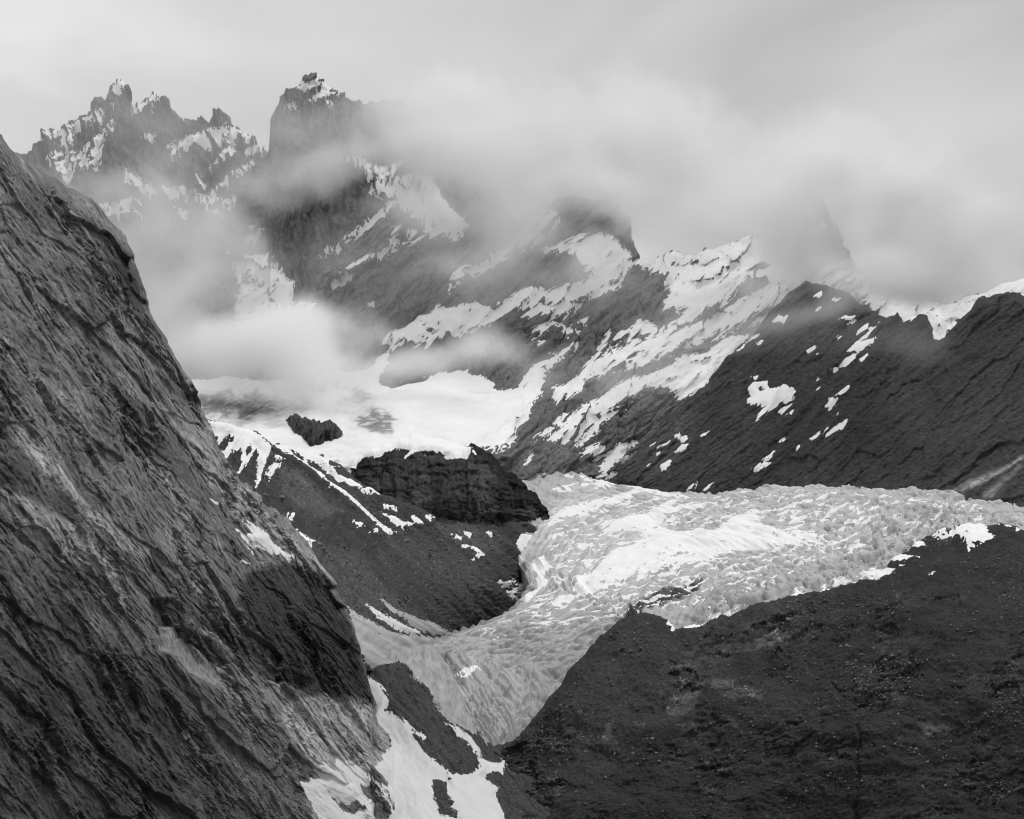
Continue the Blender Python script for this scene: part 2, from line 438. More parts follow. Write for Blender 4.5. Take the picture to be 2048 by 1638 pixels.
# ------------------------------------------------------------------ moraine and talus slope below the knob
B = layer(400, 1075,
    [(400, 838), (430, 850), (470, 868), (500, 878), (540, 896), (580, 904), (640, 918), (680, 930), (710, 960), (760, 990), (830, 1010), (900, 1020), (1000, 1040), (1050, 1045), (1075, 1060)],
    [(400, 1000), (470, 1000), (600, 1160), (700, 1340), (860, 1345), (930, 1330), (990, 1290), (1050, 1240), (1075, 1235)],
    [(400, 840, 3000), (480, 860, 3150), (600, 906, 3110), (680, 930, 3070), (640, 965, 2990), (790, 1010, 2900), (960, 1045, 2920), (1000, 1045, 3000), (1070, 1060, 3100), (430, 960, 2780), (500, 1000, 2700), (560, 1000, 2760), (600, 1080, 2450), (760, 1090, 2720), (900, 1120, 2720), (1040, 1160, 2900), (980, 1160, 2700), (700, 1200, 2320), (800, 1200, 2450), (960, 1240, 2620), (860, 1275, 2440), (880, 1330, 2470), (720, 1330, 2150)],
    step=2.2, jag=(5, 40), rnd=(20, 12), seed=12)
X, Z = B.PX, B.PY
a, b = rot(X, Z, 40)
crest = np.interp(X, [400, 480, 511, 541, 589, 647, 692, 760, 800, 1075], [800, 863, 884, 908, 937, 980, 1010, 1068, 1110, 1400]) + 4 * fbm(X / 30, X * 0, 3, 6)
dcs = Z - crest
dc = np.abs(Z - crest)
B.h = B.k * (34 * np.exp(-dc / 34) * sstep(860, 640, X) + fbm(*(lambda p, q: (p / 90, q / 16))(*rot(X, Z, 112)), 4, 17, ridged=True) * 9 * sstep(5, 30, dcs) * sstep(800, 640, X) + fbm(a / 110, b / 20, 5, 3) * 14 + fbm(X / 12, Z / 8, 4, 8, gain=0.65) * 4 + facets(X / 6, Z / 4.5, 33, 0.9, 0.8)[0] * 1.8)
B.tone = 0.046 * (1 + 0.35 * fbm(a / 150, b / 14, 4, 5))
spk = fbm(X / 5, Z / 3.5, 2, 88)
B.tone *= 1 + 2.2 * sstep(0.42, 0.6, spk)
paint(B, [(610, 1080), (760, 1120), (820, 1200), (900, 1255), (870, 1290), (760, 1290), (690, 1240), (620, 1110)], 1.7, 12, 14)
paint(B, [(740, 1100), (800, 1170), (860, 1220), (900, 1250), (840, 1235), (770, 1180), (720, 1110)], 0.6, 6, 6)
paint(B, [(555, 945), (600, 950), (640, 1000), (680, 1030), (640, 1040), (590, 1010), (560, 985)], 2.0, 8, 8)
paint(B, [(880, 1030), (960, 1050), (1010, 1075), (1000, 1110), (930, 1090), (870, 1060)], 1.6, 8, 10)
paint(B, [(700, 1010), (800, 1060), (900, 1100), (1000, 1180), (960, 1200), (860, 1150), (760, 1090)], 1.35, 20, 20)
paint(B, [(480, 880), (500, 875), (470, 930), (460, 920)], .6, 4, 4)
B.build('moraine', M_SCREE, kind='structure', label='dark rubble slope below the snow-topped rock knob')

# ------------------------------------------------------------------ black rock knob
Cc = layer(665, 1100,
    [(665, 985), (690, 945), (720, 915), (760, 893), (800, 880), (840, 876), (880, 880), (920, 885), (960, 893), (980, 910), (1000, 930), (1030, 950), (1055, 975), (1075, 990), (1085, 1010), (1100, 1030)],
    [(665, 1040), (740, 1060), (800, 1070), (900, 1085), (1000, 1110), (1040, 1115), (1075, 1100), (1100, 1080)],
    [(670, 980, 3080), (720, 915, 3180), (840, 880, 3260), (960, 893, 3260), (1055, 975, 3220), (1100, 1030, 3200), (700, 1000, 3060), (740, 1035, 2960), (900, 1052, 2900), (1000, 1060, 3000), (1040, 1060, 3130), (900, 1090, 2990), (1040, 1110, 3160), (740, 1060, 3000), (850, 960, 3020), (960, 960, 3020), (760, 960, 3050)],
    step=2.0, jag=(10, 46), rnd=(60, 22), seed=22, fade=(0.0, 44))
X, Z = Cc.PX, Cc.PY
ph, pt = plates(Cc, 86, [(120, 56, 16, .7, .3, .25), (60, 24, 8, .8, .7, .3), (30, 10, 3.2, .9, .8, .25), (12, 4, 1.2, 1, .6, .1)], 27, warp=.2)
ph2, pt2 = plates(Cc, 10, [(64, 20, 7, .8, .3, .2), (26, 8, 3, .9, .6, .2)], 29, warp=.2)
Cc.h = Cc.k * (fold(Cc, 96, 170, 60, 6) * 6 + ph * .75 + ph2)
pt = pt * pt2 * Cc.fade
Cc.tone = 0.040 * pt * (1 + 0.5 * fbm(X / 50, Z / 50, 4, 61) + 0.5 * fbm(X / 6, Z / 30, 3, 62))
paint(Cc, [(860, 1040), (960, 1045), (1040, 1070), (1000, 1090), (860, 1080)], 1.8, 8, 8)
Cc.build('cliff', M_FAR, skirt=200, drop=150, kind='structure', label='black rock knob with a vertical face and a snow cap in the middle of the valley')

# ------------------------------------------------------------------ dark hill, foreground right
Fh = layer(985, 2250,
    [(985, 1720), (1003, 1638), (1000, 1600), (1010, 1560), (1004, 1500), (1035, 1462), (1060, 1440), (1100, 1400), (1150, 1340), (1185, 1300), (1220, 1268), (1240, 1251), (1262, 1241), (1290, 1233), (1318, 1236), (1336, 1247), (1352, 1263), (1400, 1250), (1500, 1214), (1590, 1188), (1640, 1178), (1700, 1170), (1760, 1144), (1790, 1112), (1815, 1096), (1850, 1066), (1875, 1056), (1950, 1052), (2000, 1048), (2048, 1060), (2110, 1075)],
    [(985, 1725), (2110, 1725)],
    [(1010, 1560, 1900), (1035, 1462, 2000), (1150, 1340, 2150), (1235, 1240, 2300), (1352, 1255, 2280), (1500, 1205, 2330), (1700, 1160, 2330), (1860, 1060, 2520), (2048, 1060, 2450), (2110, 1075, 2400), (1020, 1700, 1650), (1300, 1700, 1680), (1300, 1450, 1930), (1600, 1700, 1680), (1600, 1400, 1930), (1900, 1700, 1640), (1900, 1400, 1850), (2100, 1700, 1600), (2100, 1350, 1850), (1800, 1200, 2150)],
    step=2.2, vstep=2.1, jag=(9, 34), rnd=(40, 16), seed=32)
X, Z = Fh.PX, Fh.PY
a, b = rot(X, Z, -20)
rb = sstep(0.0, 0.3, fbm(X / 190, Z / 110, 4, 71))
ph, pt = plates(Fh, -14, [(70, 36, 8, .8, .2, .1), (34, 16, 5, .9, .4, .2), (16, 8, 3.2, 1, .5, .25), (8, 4.5, 2, 1, .5, .2)], 37, act=0.25 + rb * 0.9, bias=(0, .2))
vg = np.zeros(X.shape)
for gx0, gy0, gy1, wd in ((1706, 1335, 1395, 3), (1716, 1440, 1640, 4.0)):
    cx = gx0 + 14 * fbm(Z / 40, X / 60 + gx0, 4, 5)
    vg = vg + np.exp(-((X - cx) / wd) ** 2) * sstep(gy0 - 10, gy0 + 15, Z) * sstep(gy1 + 15, gy1 - 15, Z)
Fh.h = Fh.k * (fbm(X / 330, Z / 200, 4, 2) * 50 + fbm(X / 70, Z / 40, 5, 7, gain=.6) * 18 + ph * (0.25 + 0.8 * rb) - vg * 10 + fbm(X / 7, Z / 6, 4, 18, gain=0.8) * 4.0)
Fh.tone = (0.023 + 0.014 * mask(Fh, [(1040, 1470), (1235, 1240), (1360, 1262), (1520, 1212), (1640, 1220), (1500, 1330), (1320, 1420), (1150, 1560)], 60, 30)) * pt * (1 + 0.5 * fbm(X / 90, Z / 45, 5, 72) + 0.5 * fbm(X / 6, Z / 4, 3, 79, gain=.8) + 1.6 * rb * sstep(0.1, 0.4, fbm(a / 40, b / 14, 4, 73)))
Fh.tone *= 1 + 3.4 * sstep(0.36, 0.55, fbm(X / 4.5, Z / 3.5, 2, 89)) * sstep(-.1, .4, fbm(X / 110, Z / 80, 3, 90))
for q in ([(1480, 1300), (1550, 1258), (1600, 1262), (1540, 1290)], [(1425, 1360), (1470, 1355), (1460, 1372), (1425, 1380)], [(1440, 1390), (1490, 1368), (1530, 1372), (1470, 1400)], [(1490, 1385), (1530, 1378), (1520, 1395)], [(1835, 1445), (1900, 1442), (1905, 1455), (1850, 1468)], [(1450, 1430), (1480, 1440), (1470, 1455)], [(1780, 1375), (1812, 1375), (1810, 1400), (1785, 1400)], [(1210, 1450), (1225, 1440), (1220, 1475), (1205, 1475)], [(1340, 1395), (1400, 1380), (1390, 1420), (1330, 1420)], [(1265, 1440), (1290, 1440), (1285, 1450)]):
    paint(Fh, q, 2.6, 4, 6, sc=12)
Fh.build('hill', M_SCREE, skirt=150, drop=200, kind='structure', label='dark rounded hill of scree and slabs in the lower right')

# ------------------------------------------------------------------ snow gully with debris rib, bottom centre
G = layer(570, 1100,
    [(570, 1560), (600, 1530), (640, 1500), (700, 1330), (716, 1318), (740, 1320), (800, 1300), (860, 1290), (900, 1340), (950, 1450), (975, 1480), (1010, 1490), (1040, 1500), (1100, 1560)],
    [(570, 1730), (1100, 1730)],
    [(600, 1560, 1720), (740, 1340, 2200), (860, 1300, 2300), (960, 1480, 2020), (1040, 1520, 1960), (740, 1460, 1960), (800, 1560, 1760), (700, 1600, 1720), (850, 1450, 1980), (900, 1600, 1720), (1000, 1600, 1800), (600, 1720, 1640), (800, 1720, 1560), (1000, 1720, 1600), (1100, 1720, 1600)],
    step=2.1, jag=(4, 30), seed=42)
X, Z = G.PX, G.PY
a, b = rot(X, Z, 50)
rib = mask(G, [(745, 1340), (850, 1330), (900, 1400), (960, 1480), (965, 1530), (930, 1560), (860, 1545), (800, 1470), (750, 1400)], 20, 6)
G.h = G.k * (rib * (24 + fbm(a / 60, b / 14, 4, 3) * 12) + fbm(a / 90, b / 26, 4, 9) * 6 + fbm(X / 9, Z / 8, 3, 11) * 3 + crag(G, 50, 28, 9, .6, 47))
stm = mask(G, [(770, 1290), (850, 1290), (930, 1300), (1000, 1480), (960, 1480), (900, 1450), (850, 1370), (820, 1335), (790, 1325)], 8, 4)
G.h = G.h * (1 - .6 * stm) + G.k * stm * (facets(X / 9, Z / 16, 49, 1, .7)[0] * 4 + fbm(X / 14, Z / 26, 4, 48, ridged=True, gain=.65) * 8)
G.tone = 0.05 * (1 + 0.4 * fbm(a / 60, b / 12, 4, 75))
G.tone *= 1 + 1.6 * sstep(0.42, 0.6, fbm(X / 5, Z / 4, 2, 98))
G.build('gully', M_SCREE, kind='structure', label='stony gully floor beneath the lowest snow, at the bottom centre')

# ------------------------------------------------------------------ dark ridge right of the valley
H = layer(1165, 2250,
    [(1165, 1010), (1200, 985), (1240, 950), (1284, 897), (1328, 846), (1369, 812), (1417, 771), (1427, 750), (1445, 730), (1479, 699), (1513, 671), (1530, 640), (1554, 617), (1581, 588), (1602, 577), (1620, 566), (1640, 568), (1669, 579), (1700, 590), (1728, 616), (1750, 628), (1769, 639), (1793, 635), (1810, 647), (1827, 637), (1854, 637), (1866, 664), (1878, 681), (1895, 660), (1909, 647), (1943, 620), (1960, 599), (1981, 599), (2005, 592), (2025, 589), (2048, 599), (2110, 590)],
    [(1165, 1015), (1240, 985), (1400, 1010), (2110, 1060)],
    [(1170, 1010, 3600), (1240, 955, 3660), (1430, 750, 3950), (1530, 640, 4080), (1640, 568, 4180), (1780, 637, 4080), (1880, 680, 4000), (2030, 589, 4050), (2110, 590, 4000), (1400, 990, 3480), (1650, 990, 3420), (1900, 1010, 3320), (2110, 1050, 3200), (1500, 850, 3680), (1700, 800, 3760), (1900, 820, 3680), (2100, 820, 3580)],
    step=2.2, jag=(11, 34), rnd=(50, 22), seed=52)
X, Z = H.PX, H.PY
a, b = rot(X, Z, -48)
a2, b2 = rot(X, Z, -38)
H.h = H.k * (fold(H, -50, 420, 110, 2) * 20 + fold(H, -42, 150, 16, 7) * 5 + plates(H, -44, [(160, 40, 5, .7, .1, .1), (50, 9, 2.0, .9, .2, .1)], 57)[0] + fbm(a / 9, b / 4, 4, 77, gain=.8) * 2.6)
H.tone = 0.044 * (1 + 0.45 * fbm(a2 / 160, b2 / 9, 5, 78, gain=.65) + 0.4 * fbm(X / 160, Z / 160, 3, 79))
paint(H, [(1240, 950), (1430, 760), (1400, 850), (1330, 940), (1260, 975)], 1.7, 22, 20)
paint(H, [(1800, 1000), (2110, 880), (2110, 1030), (1950, 1010)], 1.35, 30, 20)
paint(H, [(1905, 985), (2048, 916), (2110, 890), (2110, 896), (2048, 926), (1960, 975), (1925, 990)], 3.2, 4, 5, sc=14)
paint(H, [(1965, 990), (2015, 955), (2040, 935), (2048, 938), (2010, 970), (1985, 1002), (1965, 1000)], 3.2, 4, 5, sc=14)
paint(H, [(1940, 975), (2000, 945), (2048, 918), (2048, 922), (2000, 951), (1945, 981)], 2.0, 2, 3, sc=10)
H.build('mountain', M_FAR, skirt=500, drop=500, kind='structure', label='dark ridge rising to the right behind the glacier')

# ------------------------------------------------------------------ snow-streaked mountainside and upper basin
LCTRL = [(370, 780, 4300), (500, 760, 4700), (700, 740, 4800), (770, 690, 4850), (870, 612, 5000), (1010, 472, 5300), (1165, 402, 5500), (1280, 513, 5450), (1400, 518, 5500), (1520, 485, 5550), (1622, 380, 5750), (1720, 560, 5650), (1880, 605, 5700), (2100, 560, 5700),
     (400, 960, 3220), (600, 1000, 3200), (800, 1010, 3430), (1000, 1050, 3430), (400, 860, 3500), (600, 880, 3450), (750, 900, 3400), (900, 890, 3420), (1000, 900, 3450), (600, 820, 3950), (800, 800, 4050), (950, 780, 4250), (1050, 940, 3500), (1150, 980, 3640), (1250, 980, 3800), (1100, 800, 4150), (1100, 650, 4700), (1250, 850, 3950), (1300, 700, 4450), (1450, 700, 4550), (1500, 600, 4950), (1350, 580, 5100), (1700, 640, 5100), (1950, 660, 5100), (1000, 620, 4800)]
Lm = layer(370, 2250,
    [(370, 770), (420, 765), (500, 752), (600, 748), (700, 738), (740, 705), (770, 690), (800, 672), (825, 645), (870, 612), (900, 570), (940, 530), (980, 500), (1010, 472), (1045, 440), (1080, 420), (1120, 412), (1165, 402), (1200, 405), (1232, 412), (1245, 440), (1262, 480), (1280, 513), (1310, 516), (1360, 518), (1420, 510), (1480, 495), (1520, 485), (1530, 450), (1560, 415), (1600, 385), (1622, 380), (1640, 398), (1655, 440), (1672, 480), (1690, 520), (1720, 560), (1760, 590), (1790, 582), (1830, 588), (1880, 605), (1930, 602), (1960, 595), (1990, 580), (2048, 565), (2110, 555)],
    [(370, 950), (600, 1000), (700, 1040), (1000, 1050), (1080, 1050), (1250, 990), (1450, 860), (1560, 720), (1700, 680), (1900, 700), (2110, 640)],
    LCTRL,
    step=2.2, jag=(9, 30), rnd=(40, 14), seed=62)
X, Z = Lm.PX, Lm.PY
a, b = rot(X, Z, -40)
floor_ = mask(Lm, [(360, 740), (740, 690), (980, 760), (1040, 800), (990, 880), (880, 920), (360, 930)], 30, 10)
Lm.h = Lm.k * ((fold(Lm, -42, 420, 80, 2) * 28 + fold(Lm, -38, 130, 24, 7) * 9 + plates(Lm, -40, [(100, 40, 15, .9, .2, .1), (40, 14, 6.5, 1, .5, .1), (16, 6, 2.8, 1, .6, .1)], 67)[0] + fbm(X / 6, Z / 5, 3, 81, gain=.75) * 2.4) * (1 - 0.92 * floor_))
Lm.tone = 0.14 * (1 + 0.5 * fbm(a / 110, b / 9, 5, 82, gain=.7) + 0.3 * fbm(X / 120, Z / 120, 3, 83))
Lm.build('mountain', M_FAR, skirt=600, drop=500, kind='structure', label='snow-streaked mountainside with two cloud-capped summits behind the glacier')

# ------------------------------------------------------------------ big tower mountain, centre left
J = layer(395, 1110,
    [(395, 580), (430, 510), (470, 440), (500, 375), (520, 335), (536, 305), (540, 290), (540, 240), (541, 236), (548, 224), (556, 208), (560, 196), (572, 186), (590, 180), (598, 172), (601, 160), (606, 155), (612, 158), (616, 152), (624, 153), (627, 162), (640, 168), (655, 182), (680, 195), (700, 206), (730, 212), (755, 207), (775, 202), (795, 210), (810, 230), (830, 255), (850, 265), (875, 268), (895, 268), (915, 285), (940, 300), (955, 320), (970, 350), (985, 385), (1000, 420), (1040, 470), (1110, 560)],
    [(395, 860), (620, 790), (780, 800), (1110, 720)],
    [(400, 500, 5600), (450, 400, 5600), (530, 300, 5600), (541, 236, 5750), (612, 155, 5900), (700, 206, 6050), (775, 202, 6150), (875, 268, 6200), (970, 350, 6250), (1100, 560, 5900), (560, 400, 5450), (640, 400, 5450), (760, 420, 5500), (600, 560, 5200), (780, 600, 5050), (900, 640, 5000), (1000, 560, 5400), (480, 560, 5200), (500, 640, 4900), (600, 640, 4850), (750, 700, 4800), (600, 760, 4700), (450, 800, 4600), (1000, 700, 4900)],
    step=2.1, jag=(4, 16), rnd=(40, 14), seed=82)
X, Z = J.PX, J.PY
a, b = rot(X, Z, -44)
tow = mask(J, [(500, 150), (1000, 300), (860, 480), (780, 400), (600, 600), (520, 520), (540, 300)], 40, 10)
J.h = 1.3 * J.k * (tow * (fold(J, 87, 300, 46, 2) * 22 + plates(J, 84, [(110, 36, 14, .9, .2, .1), (40, 12, 6, 1, .5, .1), (16, 6, 3, 1, .6, .1)], 87)[0]) + (1 - tow) * (fold(J, -44, 360, 80, 3) * 28 + plates(J, -44, [(100, 40, 14, .9, .2, .1), (36, 13, 7, 1, .5, .1), (16, 6, 3, 1, .6, .1)], 89)[0]) + fbm(X / 9, Z / 12, 4, 91, gain=0.65) * 4)
J.tone = 0.13 * (1 + 0.6 * fbm(X / 10, Z / 40, 5, 92, gain=.7) + 0.3 * fbm(X / 120, Z / 120, 3, 93))
J.build('mountain', M_FAR, skirt=500, drop=900, kind='structure', label='massive grey rock tower mountain with a stubby summit block, half in cloud')

# ------------------------------------------------------------------ jagged peaks, far left
K = layer(30, 600,
    [(30, 320), (60, 312), (70, 306), (70, 298), (80, 290), (90, 272), (130, 262), (150, 248), (170, 232), (190, 212), (205, 200), (218, 190), (226, 178), (236, 170), (246, 172), (250, 182), (256, 184), (260, 190), (262, 200), (267, 220), (268, 222), (285, 208), (298, 202), (306, 186), (312, 192), (316, 186), (322, 198), (328, 204), (340, 206), (344, 228), (352, 230), (362, 240), (380, 244), (395, 242), (404, 238), (420, 246), (423, 246), (424, 228), (432, 222), (440, 220), (448, 226), (452, 230), (462, 240), (464, 252), (480, 262), (484, 266), (505, 276), (513, 280), (518, 298), (525, 302), (600, 310)],
    [(30, 420), (120, 470), (300, 800), (600, 700)],
    [(30, 310, 6500), (70, 300, 6500), (236, 170, 6800), (316, 190, 6800), (440, 220, 6600), (518, 298, 6300), (600, 310, 6100), (100, 360, 6100), (250, 350, 6100), (260, 260, 6500), (350, 300, 6450), (400, 350, 6100), (460, 290, 6350), (250, 480, 5700), (400, 450, 5700), (500, 420, 5700), (300, 700, 5000), (550, 650, 5000)],
    step=2.0, jag=(4, 12), rnd=(40, 12), seed=102)
X, Z = K.PX, K.PY
K.h = 1.4 * K.k * (fold(K, 80, 130, 46, 2) * 20 + plates(K, 76, [(60, 34, 14, .9, .2, .1), (26, 11, 6, 1, .5, .1), (12, 5, 2.6, 1, .6, .1)], 107)[0] + fbm(X / 8, Z / 9, 4, 111, gain=0.65) * 4)
K.tone = 0.10 * (1 + 0.6 * fbm(X / 14, Z / 26, 5, 112, gain=.7))
K.build('mountain', M_FAR, skirt=400, drop=600, kind='structure', label='jagged snow-dusted rock peaks in the upper left')

# ------------------------------------------------------------------ glacier: rows run along the flow from the right rim down to the tongue
bankN = np.array([(2260, 1020), (2110, 1012), (2048, 1009), (1960, 1000), (1880, 985), (1780, 976), (1700, 972), (1600, 968), (1540, 974), (1440, 984), (1330, 976), (1240, 968), (1170, 958), (1110, 985), (1064, 1018), (1045, 1050), (1030, 1070), (1015, 1100), (1040, 1130), (1060, 1165), (1040, 1190), (1000, 1225), (950, 1248), (880, 1268), (800, 1285), (850, 1345), (890, 1400), (930, 1450), (965, 1482)], float)
bankS = np.array([(2260, 1150), (2110, 1110), (2048, 1090), (1960, 1075), (1880, 1075), (1840, 1110), (1800, 1140), (1720, 1170), (1620, 1190), (1520, 1215), (1440, 1245), (1370, 1268), (1345, 1262), (1325, 1245), (1290, 1235), (1255, 1250), (1225, 1285), (1180, 1325), (1140, 1370), (1100, 1410), (1060, 1445), (1020, 1475), (990, 1500)], float)
def along(P, n, f=None):
    s = np.concatenate([[0], np.cumsum(np.hypot(*np.diff(P, axis=0).T))]); s /= s[-1]
    q = np.linspace(0, 1, n)
    if f is not None: q = np.interp(q, *f)
    return np.stack([np.interp(q, s, P[:, 0]), np.interp(q, s, P[:, 1])], -1)
nS, nT = 760, 210
pn = along(bankN, nS); ps = along(bankS, nS, ([0, 0.12, 0.5, 0.72, 1.0], [0, 0.12, 0.44, 0.68, 1.0]))
tt = np.linspace(0, 1, nT)[:, None, None]
Q = pn[None] * (1 - tt) + ps[None] * tt
GPX, GPY = Q[..., 0], Q[..., 1]
GD = tps([(2110, 1012, 3120), (1900, 985, 3250), (1600, 968, 3400), (1240, 968, 3520), (1120, 985, 3450), (1040, 1070, 3060), (1040, 1150, 2850), (950, 1248, 2560), (860, 1280, 2420), (800, 1290, 2350), (965, 1482, 2010), (2110, 1110, 2540), (1860, 1080, 2620), (1720, 1170, 2430), (1500, 1220, 2400), (1340, 1262, 2370), (1230, 1285, 2330), (1100, 1410, 2130), (990, 1500, 1990), (1500, 1080, 2900), (1250, 1080, 2980), (1250, 1170, 2650), (1080, 1250, 2430), (960, 1370, 2190), (1750, 1050, 2900)], GPX, GPY)
E = Sheet(GPX, GPY, GD, up=True)
S_, T_ = np.meshgrid(np.linspace(0, 1, nS), np.linspace(0, 1, nT))
S_ = S_ * 1900; T_ = T_ * np.hypot(pn[:, 0] - ps[:, 0], pn[:, 1] - ps[:, 1])[None] * 1.8 * sstep(-400, 1700, 2048 - np.abs(GPX - 1300)); TN = np.repeat(np.linspace(0, 1, nT)[:, None], nS, 1)      # rough metres along and across the flow
X, Yd = E.P[..., 0], E.P[..., 1]
brk = mask(E, [(1400, 960), (2110, 990), (2110, 1120), (1700, 1200), (1500, 1230), (1350, 1280), (1380, 1180), (1600, 1140), (1700, 1070), (1500, 1020)], 50, 30, sc=70)
f1, e1 = facets(X / 30 + fbm(X / 70, Yd / 70, 3, 4) * 1.3, Yd / 60 + fbm(X / 70, Yd / 70, 3, 14) * 1.3, 121, 1.0, 0.6)
cv = lambda p, q, sd: sstep(.78, .95, fbm(p, q, 4, sd, ridged=True, gain=.45))
gro = cv(E.PX / 60 + E.PY / 30, E.PY / 22, 191) + cv(E.PX / 34 - E.PY / 40, E.PY / 14, 193) + 0.7 * cv((E.PX - E.PY) / 26, (E.PX + E.PY) / 60, 195)
f2, e2 = facets(X / 8, Yd / 20, 131, 1.0, 0.6)
edge = np.minimum(TN + (1 - sstep(0.78, 0.86, S_ / 1900)), 1 - TN)
swa = 20 + 26 * sstep(1000, 1250, S_)
swell = swa * np.sqrt(np.clip(edge * (9 - 4.5 * sstep(1000, 1250, S_)), 0, 1)) - swa
ripple = fbm(S_ / 260, T_ / 60, 4, 141) * 9 + fbm(S_ / 90, T_ / 16, 4, 151) * 3 + fbm(X / 12, Yd / 30, 4, 153, gain=.65) * 2.2 * (1 - .6 * sstep(900, 1200, S_)) + sstep(900, 1200, S_) * fbm(S_ / 300, T_ / 18, 4, 154, gain=.6) * 7
crev = -np.clip(fbm(S_ / 34 + T_ / 90, T_ / 150, 3, 161, ridged=True) - 0.5, 0, 1) * 16
E.h = swell + ripple + (1 - brk) * (crev + fbm(X / 60, Yd / 90, 4, 171) * 7 + f2 * 0.7) + brk * ((f1 * 8 - 5 * np.exp(-(e1 / .08) ** 2)) + f2 * 1.3 + fbm(X / 50, Yd / 70, 4, 172) * 10) - gro * (3 + 7 * brk)
E.tone = (0.45 + 0.13 * sstep(1260, 1080, E.PY)) * (1 - 0.12 * brk) * (1 + (0.30 + 0.25 * sstep(900, 1200, S_)) * fbm(S_ / 420, T_ / 16, 5, 181, gain=.65) + 0.10 * fbm(X / 90, Yd / 90, 4, 182))
E.tone *= 1 - 0.30 * np.clip(gro, 0, 1)
E.tone *= 1 - 0.28 * np.clip(fbm(S_ / 40, T_ / 14, 4, 183, ridged=True) - 0.35, 0, 1)
paint(E, [(860, 1290), (900, 1300), (930, 1360), (900, 1400), (960, 1490), (930, 1480), (880, 1400), (870, 1340)], 0.55, 14, 12)
paint(E, [(1410, 1148), (1395, 1175), (1330, 1205), (1290, 1220), (1255, 1245), (1225, 1275), (1150, 1350), (1140, 1345), (1215, 1262), (1240, 1232), (1270, 1207), (1320, 1180), (1370, 1160)], 0.1, 4, 4)
E.tone = E.tone * (1 - 0.75 * sstep(0.965, 0.99, TN + 0.012 * fbm(S_ / 30, S_ / 30, 3, 5)) * sstep(1700, 1500, E.PX)) * (1 - 0.35 * sstep(0.93, 0.98, 1 - TN + 0.02 * fbm(S_ / 20, T_ / 20, 3, 6)) * sstep(1100, 1300, S_))
glacier = E.build('glacier', M_ICE, skirt=30, drop=120, label='broken grey glacier tongue with white snow patches, curving down the middle of the valley', cat='glacier')
# its narrow feeder between the knob and the streaked mountainside
U = layer(965, 1335,
    [(965, 918), (1000, 916), (1040, 922), (1090, 934), (1130, 944), (1170, 952), (1200, 959), (1260, 974), (1335, 992)],
    [(965, 940), (990, 950), (1040, 1010), (1075, 1060), (1110, 1060), (1335, 1005)],
    [(970, 918, 3620), (1090, 934, 3600), (1200, 960, 3560), (1335, 992, 3500), (1000, 950, 3420), (1070, 1010, 3260), (1080, 1060, 3120), (1150, 1010, 3380), (1335, 1005, 3480)],
    step=2.0, vstep=1.5, jag=(2, 20), rnd=(20, 6), seed=112, up=True)
X, Yd = U.P[..., 0], U.P[..., 1]
U.h = fbm(X / 40, Yd / 60, 5, 3) * 9 + facets(X / 14, Yd / 30, 9, 1, .5)[0] * 4
U.tone = 0.45 * (1 + 0.2 * fbm(X / 12, Yd / 30, 4, 4))
U.build('ice_tongue', M_ICE, skirt=40, drop=60, label='narrow feeder of ice squeezing past the right side of the black knob', cat='ice tongue')
print('terrain', round(time.time() - T0, 1))
# ------------------------------------------------------------------ rock island in the white basin
isl = [(571, 850), (576, 842), (590, 834), (602, 839), (606, 847), (612, 845), (620, 852), (626, 849), (644, 853), (652, 846), (664, 850), (675, 858), (684, 868), (687, 878), (679, 884), (668, 886), (658, 891), (640, 891), (622, 893), (604, 884), (588, 871), (584, 862)]
R = layer(556, 702, [(556, 828), (702, 828)], [(556, 900), (702, 900)], LCTRL, step=1.2, jag=(0, 1), seed=142)
X, Z = R.PX, R.PY
isd = 3.5 + poly_sd(X, Z, isl) + 3.5 * fbm(X / 7, Z / 7, 4, 12, gain=.7)
ph, pt = plates(R, 80, [(30, 18, 9, .9, .2, .2), (14, 7, 4.5, 1, .5, .2), (6, 3, 1.8, 1, .6, .2)], 147)
R.h = R.k * (np.clip(isd, -6, 14) * 3.0 + ph * sstep(0, 8, isd)) * 0.9
R.tone = 0.055 * pt
R.P = R.P + R.N * 0
R.build('rock_outcrop', M_FAR, skirt=1, drop=1, label='small black rock island rising out of the white basin', cat='rock outcrop')
# ------------------------------------------------------------------ snow, patch by patch
ORI = {1: (0, 100), 2: (500, 100), 3: (1000, 350), 4: (1348, 500), 5: (350, 600), 6: (850, 850), 7: (1348, 900), 8: (500, 1078), 9: (0, 800)}
def z(o, pts):
    return [(ORI[o][0] + x / 2.924, ORI[o][1] + y / 2.924) for x, y in pts]
SEED = [100]
def sn(sheet, o, pts, label=None, holes=(), name='snow_patch', **kw):
    SEED[0] += 1
    kw.setdefault('seed', SEED[0])
    kw.setdefault('cat', 'snowfield' if name == 'snowfield' else 'snow patch')
    return snow(sheet, name, z(o, pts), label=label, holes=[z(o, q) for q in holes], **kw)
